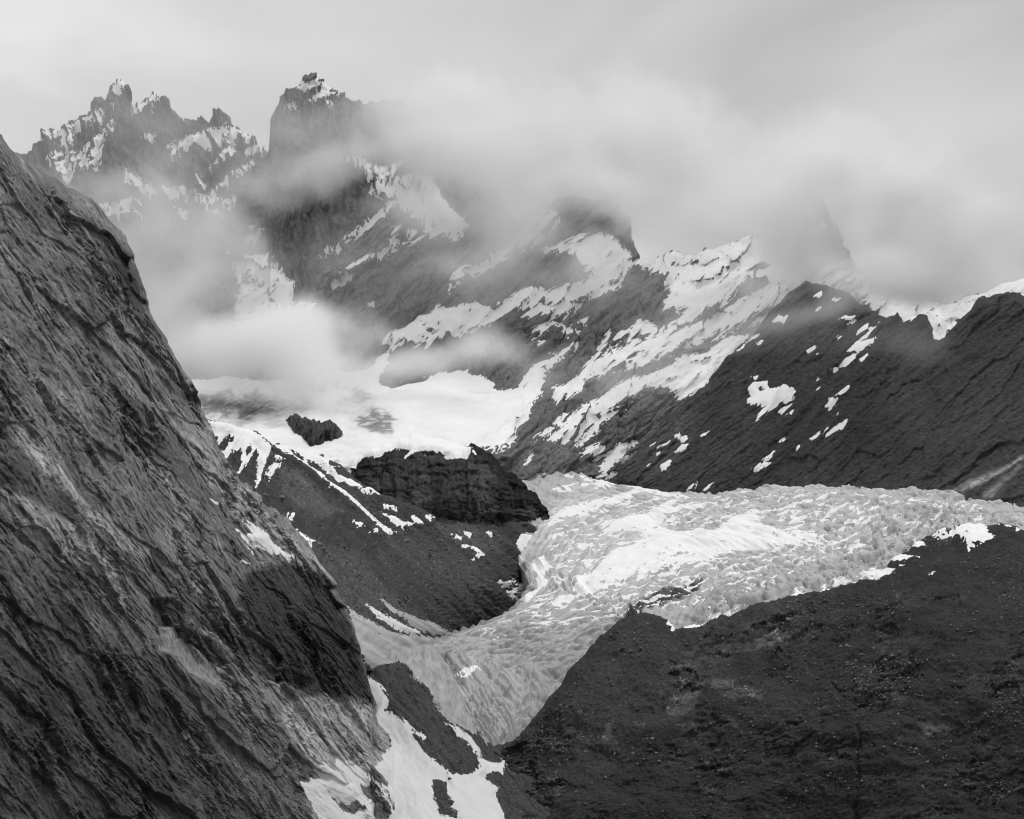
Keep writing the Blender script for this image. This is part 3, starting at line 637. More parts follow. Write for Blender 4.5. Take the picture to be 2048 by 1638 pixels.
# far left peaks
kk = dict(ragang=-50, rag=5, lift=2.5)
sn(K, 1, [(640, 265), (690, 205), (720, 205), (735, 235), (700, 265), (670, 290), (645, 280)], 'snow cap on the pointed summit of the far left peak', **kk)
sn(K, 1, [(370, 500), (430, 470), (435, 560), (400, 580), (365, 570), (357, 530)], 'oval snow patch on the rounded shoulder left of the pointed summit', **kk)
sn(K, 1, [(285, 640), (420, 600), (470, 620), (560, 540), (655, 435), (668, 450), (610, 580), (570, 700), (545, 710), (460, 710), (430, 730), (380, 770), (330, 730)], 'streaky snow slope running down below the far left peak', name='snowfield', thr=(-0.12, -52, 6, 5), **kk)
sn(K, 1, [(240, 520), (430, 460), (540, 380), (560, 390), (430, 490), (300, 540)], **kk)
sn(K, 1, [(550, 380), (595, 370), (598, 440), (572, 455), (560, 410)], **kk)
sn(K, 1, [(520, 450), (540, 460), (530, 480)], **kk)
sn(K, 1, [(778, 350), (860, 315), (880, 290), (905, 250), (925, 255), (915, 290), (860, 340), (800, 390), (780, 395)], 'snow ramp on the ridge between the two leftmost summits', **kk)
sn(K, 1, [(865, 350), (890, 350), (885, 370)], **kk)
sn(K, 1, [(660, 345), (690, 355), (680, 372)], **kk)
sn(K, 1, [(820, 515), (900, 518), (918, 540), (860, 537), (825, 530)], 'thin snow ledge crossing the dark face under the twin-pronged summit', ragang=0, rag=3)
sn(K, 1, [(985, 590), (1040, 545), (1110, 510), (1200, 490), (1230, 465), (1300, 468), (1345, 458), (1470, 510), (1485, 527), (1400, 530), (1340, 550), (1300, 578), (1240, 575), (1180, 570), (1100, 575), (1060, 565), (1040, 600), (1040, 640), (1005, 655), (1000, 620)], 'broad snow shelf beneath the small square-topped summit block', name='snowfield', ragang=-15, rag=5, lift=2.5)
sn(K, 1, [(1230, 690), (1310, 620), (1355, 575), (1380, 600), (1365, 640), (1330, 650), (1270, 700), (1240, 705)], 'small triangular snow patch under the right end of the snow shelf', **kk)
sn(K, 1, [(1430, 590), (1490, 568), (1520, 590), (1575, 585), (1540, 632), (1500, 600), (1440, 600)], **kk)
sn(K, 1, [(1210, 860), (1290, 800), (1400, 710), (1408, 728), (1300, 825), (1220, 890)], 'narrow snow ramp slanting down left of the great rock tower', ragang=-42, rag=3)
sn(K, 1, [(930, 790), (980, 800), (1080, 805), (1082, 880), (1040, 888), (1000, 850), (950, 820)], 'snow patch just above the mist at the foot of the far left peaks', **kk)
sn(K, 1, [(735, 725), (800, 750), (870, 800), (930, 845), (890, 852), (800, 805), (735, 775)], **kk)
for q in ([(1205, 880), (1260, 868), (1292, 880), (1230, 912), (1210, 945)], [(1305, 880), (1370, 868), (1382, 900), (1350, 938), (1310, 912)], [(1135, 742), (1165, 750), (1200, 790), (1190, 812), (1160, 790)], [(1130, 838), (1160, 850), (1195, 880), (1180, 905), (1140, 872)], [(1230, 968), (1290, 963), (1305, 990), (1250, 988)], [(700, 960), (760, 915), (815, 985), (700, 1005)], [(1000, 930), (1100, 950), (1100, 975), (1000, 950)], [(1430, 680), (1475, 650), (1480, 670), (1440, 705)], [(560, 940), (680, 900), (790, 890), (820, 910), (700, 950), (600, 970)]):
    sn(K, 1, q, **kk)
# tower mountain
jj = dict(ragang=-44, rag=5, lift=2.5)
sn(J, 1, [(1735, 245), (1760, 208), (1800, 215), (1850, 188), (1900, 212), (1945, 248), (1900, 247), (1840, 237), (1790, 247)], 'snow apron around the stubby summit block of the rock tower', ragang=0, rag=4)
sn(J, 1, [(1825, 285), (1870, 240), (1920, 258), (1955, 272), (1890, 292), (1850, 305)], **jj)
for q in ([(1670, 338), (1710, 328), (1718, 345), (1690, 350)], [(1880, 308), (1935, 330), (1900, 340)], [(1780, 300), (1800, 310), (1790, 325)]): sn(J, 1, q, **jj)
sn(J, 2, [(575, 655), (660, 648), (700, 688), (760, 698), (830, 680), (885, 668), (850, 702), (820, 745), (790, 785), (770, 790), (750, 770), (695, 775), (680, 722), (640, 690), (600, 685)], 'ragged snow patch hanging on the right side of the rock tower', thr=(-0.15, -70, 8, 2), **jj)
sn(J, 2, [(720, 785), (780, 790), (900, 765), (1050, 755), (1120, 850), (1180, 950), (1260, 1050), (1200, 1130), (1090, 1100), (1030, 1035), (1000, 1000), (940, 990), (930, 960), (880, 925), (840, 915), (800, 870), (760, 850), (708, 842)], 'wide snowfield fading into cloud right of the rock tower', name='snowfield', **jj)
sn(J, 2, [(820, 903), (852, 915), (720, 1022), (630, 1072), (560, 1132), (498, 1184), (508, 1158), (605, 1068), (700, 988), (780, 928)], 'upper of two long snow ramps slanting across the rock below the tower', ragang=-38, rag=4, ragst=6)
sn(J, 2, [(830, 1058), (882, 1038), (855, 1130), (852, 1162), (820, 1172), (740, 1242), (650, 1292), (550, 1362), (492, 1394), (508, 1363), (600, 1288), (680, 1236), (740, 1218), (800, 1160), (818, 1110)], 'lower of two long snow ramps slanting across the rock below the tower', ragang=-38, rag=4, ragst=6)
sn(J, 2, [(900, 1150), (1000, 1112), (1032, 1062), (1000, 1008), (1032, 1030), (1085, 1105), (1030, 1112), (930, 1163)], **jj)
for q in ([(425, 1190), (470, 1143), (480, 1160), (445, 1188)], [(922, 1075), (962, 1058), (962, 1092), (930, 1097)], [(415, 1225), (432, 1205), (435, 1215)], [(700, 1500), (715, 1492), (712, 1508)]): sn(J, 2, q, **jj)
sn(J, 1, [(1380, 1280), (1420, 1240), (1500, 1213), (1587, 1213), (1582, 1240), (1642, 1290), (1642, 1322), (1682, 1362), (1740, 1365), (1700, 1430), (1712, 1490), (1760, 1465), (1810, 1500), (1845, 1512), (1800, 1600), (1700, 1700), (1400, 1700), (1370, 1500), (1400, 1400), (1390, 1330)], 'bright hanging snowfield at the foot of the rock tower, above the mist', holes=([(1425, 1310), (1460, 1345), (1455, 1378), (1425, 1362)], [(1460, 1385), (1490, 1380), (1470, 1400)]), name='snowfield', ragang=-44, rag=5)
sn(J, 1, [(1280, 1170), (1340, 1163), (1372, 1212), (1290, 1224)], **jj)
sn(J, 1, [(1453, 1115), (1488, 1050), (1550, 1048), (1520, 1090), (1480, 1120)], 'little snow patch in the notch left of the hanging snowfield top', thr=(-0.1, -60, 6, 2), **jj)
# streaked mountainside
ll = dict(ragang=-38, rag=4.5, ragst=9, lift=2.5)
sn(Lm, 3, [(780, 478), (1000, 486), (1200, 468), (1400, 420), (1545, 310), (1625, 330), (1650, 440), (1760, 380), (1860, 290), (1885, 320), (1790, 420), (1740, 490), (1765, 560), (1715, 600), (1760, 648), (1690, 700), (1700, 740), (1600, 780), (1500, 800), (1430, 880), (1300, 900), (1150, 970), (1060, 1010), (930, 990), (860, 1010), (930, 960), (1060, 900), (1000, 900), (930, 912), (1030, 860), (1090, 790), (1010, 790), (940, 822), (985, 700), (970, 600), (890, 590), (850, 540)],
    'great snowfield filling the saddle between the two cloud-capped summits', holes=([(1620, 440), (1640, 350), (1700, 320), (1790, 300), (1760, 340), (1700, 400), (1650, 430)], [(1470, 570), (1520, 545), (1580, 542), (1560, 560), (1500, 577)], [(1320, 770), (1400, 660), (1450, 590), (1540, 600), (1570, 640), (1500, 690), (1440, 720), (1360, 770), (1240, 830), (1120, 900), (1000, 960), (930, 985), (1000, 930), (1120, 860), (1230, 790)], [(1290, 640), (1340, 560), (1360, 555), (1310, 630)], [(1000, 550), (1110, 545), (1210, 556), (1120, 560)]), name='snowfield', **ll)
sn(Lm, 3, [(1460, 720), (1560, 690), (1700, 700), (1740, 760), (1620, 800), (1560, 830), (1440, 900), (1350, 950), (1240, 960), (1100, 1000), (1000, 1040), (1100, 940), (1300, 860), (1400, 800)], 'snow and rock streaks slanting down left of the dark ridge', name='snowfield', thr=(-0.05, -34, 10, 9), **ll)
sn(Lm, 3, [(880, 870), (930, 920), (1010, 890), (1060, 900), (940, 985), (1060, 980), (1100, 965), (1040, 1010), (1010, 1060), (900, 1110), (850, 1130), (720, 1160), (620, 1190), (560, 1200), (470, 1230), (540, 1120), (600, 1100), (650, 1020), (640, 1070), (740, 990), (830, 990), (880, 950), (740, 970), (650, 1010), (690, 950), (790, 890)], 'curving snow band in the middle of the streaked mountainside', name='snowfield', thr=(-0.3, -36, 10, 8), **ll)
sn(Lm, 3, [(1500, 950), (1420, 1012), (1370, 1052), (1300, 1122), (1250, 1172), (1220, 1242), (1180, 1290), (1050, 1332), (1020, 1290), (960, 1272), (900, 1262), (820, 1292), (750, 1332), (650, 1392), (560, 1422), (480, 1472), (440, 1532), (330, 1572), (295, 1542), (360, 1478), (450, 1398), (560, 1318), (680, 1258), (760, 1218), (880, 1188), (1000, 1138), (1060, 1068), (1200, 1058), (1260, 998), (1350, 958), (1440, 960)], 'lowest and brightest long snow band, against the edge of the dark ridge', name='snowfield', **ll)
sn(Lm, 3, [(430, 1610), (520, 1500), (600, 1400), (720, 1380), (640, 1430), (560, 1490), (480, 1590)], **ll)
sn(Lm, 3, [(140, 1200), (200, 1130), (330, 1080), (440, 1000), (452, 1012), (380, 1085), (270, 1172), (245, 1240), (242, 1292), (190, 1335), (150, 1435), (90, 1475), (80, 1565), (0, 1610), (-60, 1600), (-60, 1400), (20, 1300), (90, 1290)], 'snow tongue climbing right from the white basin', name='snowfield', **ll)
sn(Lm, 3, [(310, 1250), (380, 1230), (470, 1180), (520, 1110), (560, 1070), (600, 990), (640, 930), (625, 970), (590, 1080), (500, 1210), (480, 1290), (400, 1312), (330, 1342), (312, 1282)], 'forked snow strip between the rock buttresses under the saddle', **ll)
sn(Lm, 3, [(0, 830), (-10, 775), (40, 755), (100, 708), (180, 680), (240, 680), (260, 700), (340, 690), (440, 670), (500, 640), (520, 600), (600, 655), (700, 635), (650, 685), (540, 705), (470, 740), (420, 805), (380, 835), (290, 855), (230, 832), (180, 862), (135, 862), (180, 800), (140, 770), (80, 790)], 'snow band crossing the rock beneath the nearer cloud-capped summit', holes=([(240, 780), (305, 762), (295, 800), (250, 798)], [(265, 705), (290, 700), (280, 725)]), name='snowfield', **ll)
sn(Lm, 5, [(1130, 310), (1250, 208), (1320, 208), (1370, 170), (1405, 85), (1480, 110), (1550, 45), (1580, 80), (1700, 58), (1760, 38), (1870, 80), (1930, 40), (2060, -5), (2060, 60), (1950, 92), (1850, 152), (1740, 192), (1600, 232), (1540, 232), (1470, 284), (1482, 232), (1420, 272), (1330, 272), (1230, 320), (1180, 420), (1150, 500), (1020, 480), (1100, 380)], 'large snow band above the mist at the base of the tower mountain', holes=([(1465, 175), (1550, 190), (1500, 222)], ), name='snowfield', **ll)
sn(Lm, 3, [(60, 420), (140, 320), (250, 235), (335, 250), (345, 285), (260, 345), (210, 405), (190, 425), (115, 495), (128, 440), (60, 470), (-60, 540), (-200, 620), (-190, 590), (-60, 480)], 'streaky snow on the left shoulder of the nearer cloud-capped summit', name='snowfield', thr=(-0.22, -40, 8, 6), **ll)
sn(Lm, 3, [(255, 432), (300, 420), (370, 400), (440, 378), (520, 385), (640, 378), (785, 475), (700, 600), (640, 650), (560, 662), (515, 590), (440, 525), (420, 480), (370, 460), (280, 462)], 'misty snow bowl directly under the nearer cloud-capped summit', name='snowfield', **ll)
sn(Lm, 2, [(1165, 1345), (1230, 1308), (1330, 1258), (1475, 1210), (1485, 1220), (1380, 1272), (1280, 1342), (1230, 1395), (1175, 1440), (1198, 1382)], **ll)
for q in ([(192, 932), (240, 888), (285, 900), (282, 942), (220, 948)], [(425, 882), (500, 838), (522, 850), (500, 872), (440, 884)], [(365, 878), (400, 900), (445, 922), (465, 930), (385, 955)], [(275, 905), (310, 868), (342, 890)], [(300, 1050), (330, 1045), (325, 1065)], [(200, 990), (260, 1000), (230, 1012)]): sn(Lm, 3, q, **ll)
sn(Lm, 3, [(1600, 330), (1700, 230), (1800, 200), (1850, 250), (1850, 320), (1700, 420), (1640, 440)], thr=(0.05, -40, 6, 4), **ll)
sn(Lm, 4, [(1100, 350), (1120, 280), (1200, 240), (1330, 258), (1400, 268), (1460, 268), (1540, 300), (1660, 305), (1760, 285), (1850, 235), (1920, 195), (2047, 185), (2150, 190), (2150, 340), (1900, 420), (1700, 600), (1560, 620), (1400, 520), (1230, 500), (1180, 420)], 'smooth snow saddle along the skyline at the far right', name='snowfield', rag=2, lift=3)
sn(Lm, 4, [(690, 260), (740, 200), (870, 110), (1000, 120), (1150, 230), (1230, 400), (1110, 370), (900, 260), (790, 230)], thr=(-0.05, -35, 8, 4), **ll)
for q in ([(630, 110), (650, 70), (740, 30), (790, -30), (840, -40), (800, 5), (700, 72)], [(580, 235), (605, 180), (628, 155), (602, 222)], [(350, 150), (470, 130), (500, 100), (470, 150), (380, 170)]): sn(Lm, 6, q, **ll)
sn(Lm, 6, [(725, 85), (800, 15), (840, -30), (960, -50), (940, 5), (870, 80), (820, 102), (750, 114)], **ll)
sn(Lm, 6, [(875, 148), (950, 55), (1000, -30), (1040, -30), (1020, 50), (960, 102), (900, 144)], **ll)
sn(Lm, 6, [(915, 180), (960, 138), (1022, 122), (1045, 160), (1010, 195), (960, 184)], 'small snow patch above the glacier, beside the largest low patch', **ll)
sn(Lm, 6, [(1005, 262), (1080, 158), (1110, 128), (1235, 108), (1180, 152), (1150, 190), (1275, 163), (1180, 224), (1100, 244), (1060, 284), (1020, 284)], 'two-lobed snow patch just above the upper edge of the glacier', **ll)
sn(Lm, 6, [(1000, 315), (1060, 290), (1110, 290), (1200, 238), (1140, 300), (1115, 345), (1050, 335)], 'snow wedge where the dark ridge meets the glacier', **ll)
# the white basin above the knob
Lm_t = 0.86 * (1 + 0.04 * fbm(Lm.PX / 60, Lm.PY / 20, 3, 7))
ds = fbm(*(lambda a, b: (a / 60, b / 5))(*rot(Lm.PX, Lm.PY, -28)), 4, 205)
ds2 = fbm(Lm.PX / 46, Lm.PY / 24, 4, 209)
for q, v in (([(140, 590), (320, 540), (480, 545), (600, 640), (560, 690), (380, 740), (280, 740), (200, 700), (130, 660)], .42), ([(470, 560), (620, 600), (760, 650), (700, 690), (540, 700), (420, 690), (400, 640)], .38), ([(700, 420), (860, 500), (960, 460), (1100, 430), (900, 560), (780, 650), (720, 560)], .35), ([(960, 610), (1080, 550), (1150, 590), (1080, 630)], .4), ([(1080, 680), (1200, 665), (1290, 720), (1150, 760), (1050, 720)], .3), ([(280, 440), (600, 420), (900, 440), (800, 520), (500, 520), (300, 500)], .25)):
    w = sstep(-30, 30, poly_sd(Lm.PX, Lm.PY, z(5, q)) + 14 * ds2)
    Lm_t = Lm_t * (1 - min(.72, 1.5 * v) * w * (0.55 + 0.9 * np.clip(ds + 0.2, 0, 1)))
crk = fbm(Lm.PX / 34, Lm.PY / 7, 5, 227, ridged=True, gain=.6)
for q, v in (([(1080, 680), (1200, 665), (1300, 720), (1270, 790), (1150, 790), (1050, 720)], .62), ([(380, 590), (480, 545), (600, 640), (610, 690), (380, 700)], .5), ([(120, 600), (320, 540), (380, 620), (300, 720), (180, 700)], .5), ([(700, 440), (900, 520), (780, 640), (700, 600)], .5), ([(960, 600), (1080, 550), (1160, 600), (1080, 640)], .5), ([(400, 735), (600, 725), (640, 740), (560, 765), (430, 755)], .22)):
    w = sstep(-5, 5, poly_sd(Lm.PX, Lm.PY, z(5, q)) + 16 * ds2)
    Lm_t = Lm_t * (1 - v * w * sstep(0.15, 0.45, crk))
icef = mask(Lm, z(5, [(100, 430), (700, 400), (1100, 430), (1250, 560), (1100, 680), (700, 720), (250, 740), (100, 640)]), 40, 20)
Lm.h = Lm.h + floor_ * Lm.k * (fbm(Lm.PX / 150, Lm.PY / 40, 4, 215, ridged=True) * 12 + ds * 2 + icef * (facets(Lm.PX / 22, Lm.PY / 8, 217, 1, .6)[0] * 6 + facets(Lm.PX / 9, Lm.PY / 4, 218, 1, .6)[0] * 2.5 + fbm(Lm.PX / 40, Lm.PY / 16, 5, 219, ridged=True, gain=.65) * 12))
sn(Lm, 5, [(30, 480), (300, 470), (500, 480), (700, 500), (850, 470), (1000, 405), (1150, 290), (1250, 305), (1230, 380), (1175, 470), (1195, 530), (1290, 545), (1400, 490), (1500, 465), (1700, 435), (1850, 500), (1880, 560), (1985, 530), (2060, 520), (2060, 640), (1960, 690), (1915, 695), (1905, 640), (1880, 660), (1900, 700), (2060, 690), (1985, 740), (1985, 830), (1900, 865), (1830, 830), (1780, 865), (1700, 1300), (900, 1300), (300, 1010), (30, 960)], 'broad white glacier basin between the mist and the black rock knob', holes=([(1780, 590), (1815, 590), (1800, 608)],), name='snowfield', ragang=-30, rag=8, tone=Lm_t, cat='snowfield', sm=2)
loose_snow(Lm, 'scraps of snow scattered over the streaked mountainside')
loose_snow(K, 'scraps of snow on the jagged far peaks'); loose_snow(J, 'scraps of snow on the rock tower')
# dark ridge
hh = dict(ragang=-38, rag=3.5, ragst=6, lift=2.0)
LH = [
    ([(425, 825), (480, 788), (545, 783), (555, 820), (600, 825), (640, 800), (690, 808), (708, 840), (680, 882), (610, 902), (560, 952), (520, 982), (468, 1028), (500, 970), (540, 925), (490, 922), (448, 922), (428, 890), (460, 870)], 'largest snow patch on the dark ridge, with a long tail', ([(490, 812), (532, 825), (510, 842)],)),
    ([(935, 875), (1020, 798), (1028, 820), (972, 868)], 'upper of two blunt snow patches right of the long-tailed patch', ()),
    ([(878, 935), (910, 880), (952, 878), (942, 912), (915, 942)], 'lower of two blunt snow patches right of the long-tailed patch', ()),
    ([(806, 1114), (900, 1043), (908, 1055), (820, 1124)], 'left of two parallel snow bars low on the dark ridge', ()),
    ([(880, 1095), (1005, 1008), (1022, 1030), (980, 1072), (970, 1060), (900, 1094)], 'right of two parallel snow bars low on the dark ridge', ()),
    ([(965, 672), (1050, 606), (1054, 640), (1010, 677), (990, 665)], 'lowest patch of the snow cluster high on the dark ridge', ()),
    ([(1012, 598), (1070, 538), (1110, 538), (1165, 528), (1168, 552), (1100, 608), (1080, 590), (1030, 602)], 'middle patch of the snow cluster high on the dark ridge', ()),
    ([(1050, 484), (1140, 432), (1130, 455), (1158, 460), (1090, 484)], 'top patch of the snow cluster high on the dark ridge', ()),
    ([(450, 1295), (500, 1258), (562, 1253), (520, 1282), (470, 1300)], 'snow patch low on the dark ridge with a dark hole in it', ([(500, 1268), (520, 1268), (512, 1280)],)),
    ([(5, 1195), (50, 1148), (98, 1148), (70, 1178), (20, 1196)], 'snow patch at the left foot of the dark ridge, above the glacier', ()),
    ([(1495, 395), (1560, 400), (1650, 425), (1640, 450), (1600, 480), (1578, 522), (1550, 532), (1502, 512), (1510, 460)], 'snow tongue spilling over the notch in the dark ridge', ()),
    ([(970, 402), (1000, 383), (1062, 388), (1040, 417), (990, 412)], None, ()), ([(585, 435), (620, 408), (668, 398), (638, 442)], None, ()),
    ([(1085, 535), (1200, 428), (1195, 440), (1122, 522)], None, ()), ([(828, 778), (887, 728), (887, 742), (837, 777)], None, ()), ([(912, 708), (946, 688), (947, 702), (920, 714)], None, ()),
    ([(616, 948), (690, 903), (684, 925), (630, 952)], None, ()), ([(652, 978), (692, 953), (682, 972)], None, ()), ([(452, 762), (490, 752), (503, 772), (470, 768)], None, ()),
    ([(768, 602), (820, 568), (828, 580), (780, 606)], None, ()), ([(830, 606), (842, 608), (836, 616)], None, ()), ([(430, 548), (492, 513), (494, 522), (452, 542)], None, ()), ([(488, 562), (515, 538), (523, 555), (500, 573)], None, ()),
    ([(380, 595), (407, 568), (402, 588)], None, ()), ([(815, 278), (862, 248), (852, 278)], None, ()), ([(822, 364), (862, 333), (852, 357), (835, 371)], None, ()), ([(512, 1244), (583, 1188), (562, 1222), (520, 1246)], None, ()),
    ([(160, 1100), (214, 1072), (184, 1104)], None, ()), ([(36, 1120), (76, 1098), (84, 1120), (56, 1138)], None, ()), ([(5, 1108), (36, 1093), (38, 1115), (15, 1121)], None, ()), ([(620, 1133), (648, 1118), (642, 1136)], None, ()),
    ([(82, 1420), (134, 1368), (128, 1395), (106, 1417)], None, ()), ([(176, 1417), (234, 1376), (204, 1413)], None, ()), ([(838, 830), (856, 815), (850, 832)], None, ()), ([(928, 838), (942, 825), (936, 840)], None, ()), ([(955, 965), (966, 965), (960, 978)], None, ()), ([(718, 1164), (730, 1156), (726, 1168)], None, ()), ([(330, 780), (346, 778), (338, 786)], None, ()), ([(1080, 655), (1125, 628), (1105, 655)], None, ()), ([(960, 510), (978, 502), (970, 514)], None, ()), ([(930, 300), (970, 285), (950, 302)], None, ()),
    ([(1350, 375), (1400, 372), (1410, 400), (1380, 430), (1340, 410)], None, ()),
]
for q, lb, ho in LH:
    sn(H, 4, q, lb, holes=ho, **hh)
for q in ([(1378, 245), (1430, 213), (1443, 220), (1412, 272), (1390, 278)], [(1370, 155), (1442, 113), (1432, 132)], [(1315, 140), (1360, 112), (1350, 130)], [(1300, 255), (1325, 240), (1320, 252)], [(1345, 188), (1380, 178), (1370, 190)]): sn(H, 6, q, **hh)
loose_snow(H, 'small scraps and slivers of snow on the dark ridge')
# knob
sn(Cc, 5, [(930, 1000), (1000, 930), (1060, 870), (1180, 820), (1200, 780), (1500, 790), (1640, 815), (1740, 860), (1760, 900), (1700, 880), (1690, 908), (1640, 914), (1560, 885), (1450, 885), (1345, 925), (1380, 885), (1290, 860), (1240, 885), (1180, 912), (1100, 925), (1050, 965), (970, 1005)], 'snow cap on top of the black rock knob', holes=([(1010, 880), (1100, 850), (1100, 865), (1020, 890)], [(1000, 925), (1090, 905), (1060, 925)]), rag=4, ragang=-10, lift=5, k=0.8, sm=9)
# moraine
bb = dict(ragang=38, rag=4, ragst=4)
sn(B, 5, [(470, 800), (600, 830), (900, 840), (1050, 860), (1040, 930), (1000, 970), (930, 990), (960, 1040), (1080, 1075), (1090, 1095), (1010, 1095), (950, 1070), (900, 1010), (870, 1040), (880, 1078), (860, 1092), (790, 1025), (740, 988), (660, 932), (560, 872), (480, 835)], 'rock-spotted snow between the moraine crest and the black knob', holes=([(655, 878), (740, 905), (768, 940), (740, 962), (690, 932)], [(770, 940), (850, 968), (905, 1045), (860, 1035), (775, 992)], [(892, 962), (940, 895), (975, 945), (985, 985), (910, 982)]), name='snowfield', **bb)
sn(B, 5, [(800, 1022), (870, 1080), (960, 1130), (1000, 1148), (1060, 1198), (1130, 1258), (1180, 1308), (1295, 1366), (1240, 1370), (1190, 1342), (1130, 1282), (1060, 1222), (980, 1182), (900, 1132), (850, 1072)], 'long thin snow streak running down the moraine slope', ragang=38, rag=3)
sn(B, 5, [(160, 715), (330, 740), (450, 800), (540, 880), (560, 900), (530, 960), (505, 1040), (480, 1070), (488, 990), (470, 900), (410, 962), (355, 1035), (388, 960), (350, 880), (300, 935), (255, 880), (205, 770)], 'fingered snow in the gullies on the left side of the moraine crest', holes=([(225, 870), (300, 805), (325, 840), (275, 900)], [(285, 945), (350, 870), (388, 900), (380, 960), (350, 1015)], [(345, 755), (400, 770), (470, 830), (420, 800)], [(410, 890), (470, 875), (440, 920), (410, 930)]), rag=3, ragang=-60)
for q in ([(1088, 1102), (1160, 1092), (1220, 1142), (1150, 1128), (1100, 1117)], [(1215, 1250), (1290, 1268), (1345, 1298), (1385, 1300), (1330, 1328), (1290, 1312)], [(1205, 1198), (1292, 1203), (1296, 1222), (1230, 1218)], [(1368, 1263), (1412, 1268), (1450, 1307), (1400, 1303)], [(1458, 1248), (1513, 1262), (1502, 1293), (1465, 1278)], [(1618, 1368), (1685, 1388), (1672, 1402)], [(1698, 1358), (1748, 1358), (1720, 1378)], [(1715, 1436), (1762, 1446), (1820, 1500), (1748, 1508), (1762, 1480)], [(1828, 1352), (1864, 1352), (1852, 1372)], [(1678, 1428), (1705, 1432), (1700, 1442)], [(556, 990), (614, 983), (540, 1054), (518, 1044)], [(566, 938), (634, 964), (590, 963)], [(470, 1070), (486, 1068), (480, 1092)], [(662, 1258), (704, 1263), (704, 1288), (672, 1283)], [(1026, 1308), (1104, 1330), (1060, 1348)], [(1138, 1372), (1183, 1348), (1172, 1388)]):
    sn(B, 5, q, **dict(bb, rag=2))
sn(B, 9, [(1672, 722), (1740, 768), (1800, 812), (1830, 835), (1812, 860), (1745, 812)], 'small slanting snow patch beside the edge of the granite wall', **dict(bb, rag=2))
dirt = 0.42 * (1 + 0.45 * fbm(*(lambda a, b: (a / 120, b / 6))(*rot(B.PX, B.PY, 30)), 4, 225))
sn(B, 8, [(575, 400), (620, 440), (700, 480), (800, 530), (900, 562), (990, 560), (1100, 585), (1200, 575), (1240, 555), (1340, 535), (1300, 640), (1000, 690), (900, 740), (800, 790), (690, 740), (620, 660), (590, 580)], 'fan of dirty avalanche snow at the foot of the moraine', name='snowfield', tone=dirt, **bb)
sn(B, 8, [(775, 355), (850, 415), (940, 448), (1100, 500), (1210, 565), (1100, 562), (1000, 540), (900, 470), (800, 402)], 'grey snow strip just above the avalanche fan', tone=dirt * .9, **dict(bb, rag=3))
sn(B, 8, [(675, 385), (760, 428), (860, 478), (1005, 550), (950, 562), (850, 512), (740, 452)], 'brighter snow strip lying between the avalanche fan and the grey strip', tone=0.75, **dict(bb, rag=3))
sn(B, 6, [(440, 908), (500, 905), (560, 935), (640, 905), (720, 860), (760, 900), (640, 1060), (560, 1040), (480, 975), (520, 962), (465, 935)], 'snow scraps spread over the last rubble before the glacier', rag=6, thr=(-.2, 10, 6, 3))
loose_snow(B, 'scraps of snow scattered over the moraine rubble')
# wall
aa = dict(ragang=38, rag=3, ragst=5, sm=9, lift=3.5)
sn(A, 9, [(1395, 718), (1440, 743), (1530, 798), (1562, 850), (1622, 888), (1682, 928), (1695, 957), (1620, 933), (1550, 908), (1500, 883), (1450, 862), (1388, 812), (1398, 793), (1440, 798)], 'lone bright snow patch high on the granite wall', **aa)
for q in ([(1388, 838), (1440, 888), (1458, 908), (1408, 872)], [(1348, 758), (1377, 778), (1366, 787)], [(1213, 588), (1292, 618), (1250, 612)], [(1398, 948), (1448, 975), (1415, 973)]): sn(A, 9, q, **dict(aa, rag=1.5))
sn(A, 8, [(288, 1432), (380, 1402), (432, 1402), (383, 1352), (388, 1303), (440, 1350), (490, 1372), (560, 1432), (478, 1330), (508, 1288), (590, 1318), (660, 1358), (702, 1410), (702, 1442), (640, 1452), (650, 1502), (722, 1562), (700, 1622), (690, 1700), (380, 1700), (340, 1560), (308, 1500)], 'grey-white snow apron at the bottom edge of the granite wall', holes=([(460, 1500), (520, 1545), (560, 1560), (600, 1540), (645, 1590), (600, 1620), (540, 1600)],), name='snowfield', tone=0.68, **aa)
sn(A, 8, [(698, 1350), (760, 1310), (768, 1258), (815, 1195), (900, 1200), (900, 1700), (790, 1700), (800, 1580), (742, 1480), (718, 1438), (790, 1462), (818, 1420), (742, 1382)], 'snow lapping against the last rocks of the granite wall', tone=0.68, **aa)
loose_snow(A, 'slivers of snow on the granite wall')
# gully
gg = dict(ragang=45, rag=5, ragst=3, lift=3)
gt = 0.68 * (1 + 0.12 * fbm(*(lambda a, b: (a / 120, b / 14))(*rot(G.PX, G.PY, 50)), 4, 235))
sn(G, 8, [(675, 800), (760, 878), (822, 985), (785, 1022), (840, 1048), (920, 1108), (960, 1158), (1018, 1185), (1012, 1194), (960, 1180), (990, 1242), (1040, 1302), (1120, 1352), (1180, 1392), (1260, 1392), (1330, 1380), (1400, 1420), (1452, 1450), (1440, 1500), (1482, 1600), (1500, 1720), (650, 1720), (600, 1300), (620, 900)], 'long grey-white snow gully running down the bottom centre', holes=([(1065, 1398), (1165, 1410), (1152, 1450), (1218, 1640), (1110, 1612), (1068, 1500)],), name='snowfield', tone=gt, **gg)
sn(G, 8, [(1130, 1115), (1200, 1128), (1280, 1188), (1342, 1258), (1350, 1345), (1320, 1300), (1250, 1212)], 'narrow snow chute on the right flank of the debris rib', tone=0.66, **gg)
sn(G, 8, [(1325, 1300), (1400, 1308), (1468, 1308), (1488, 1248), (1535, 1240), (1525, 1290), (1482, 1332), (1472, 1372), (1400, 1362), (1340, 1402), (1270, 1402), (1340, 1350)], 'small snow bridge under the snout of the glacier', tone=0.7, **dict(gg, rag=3))
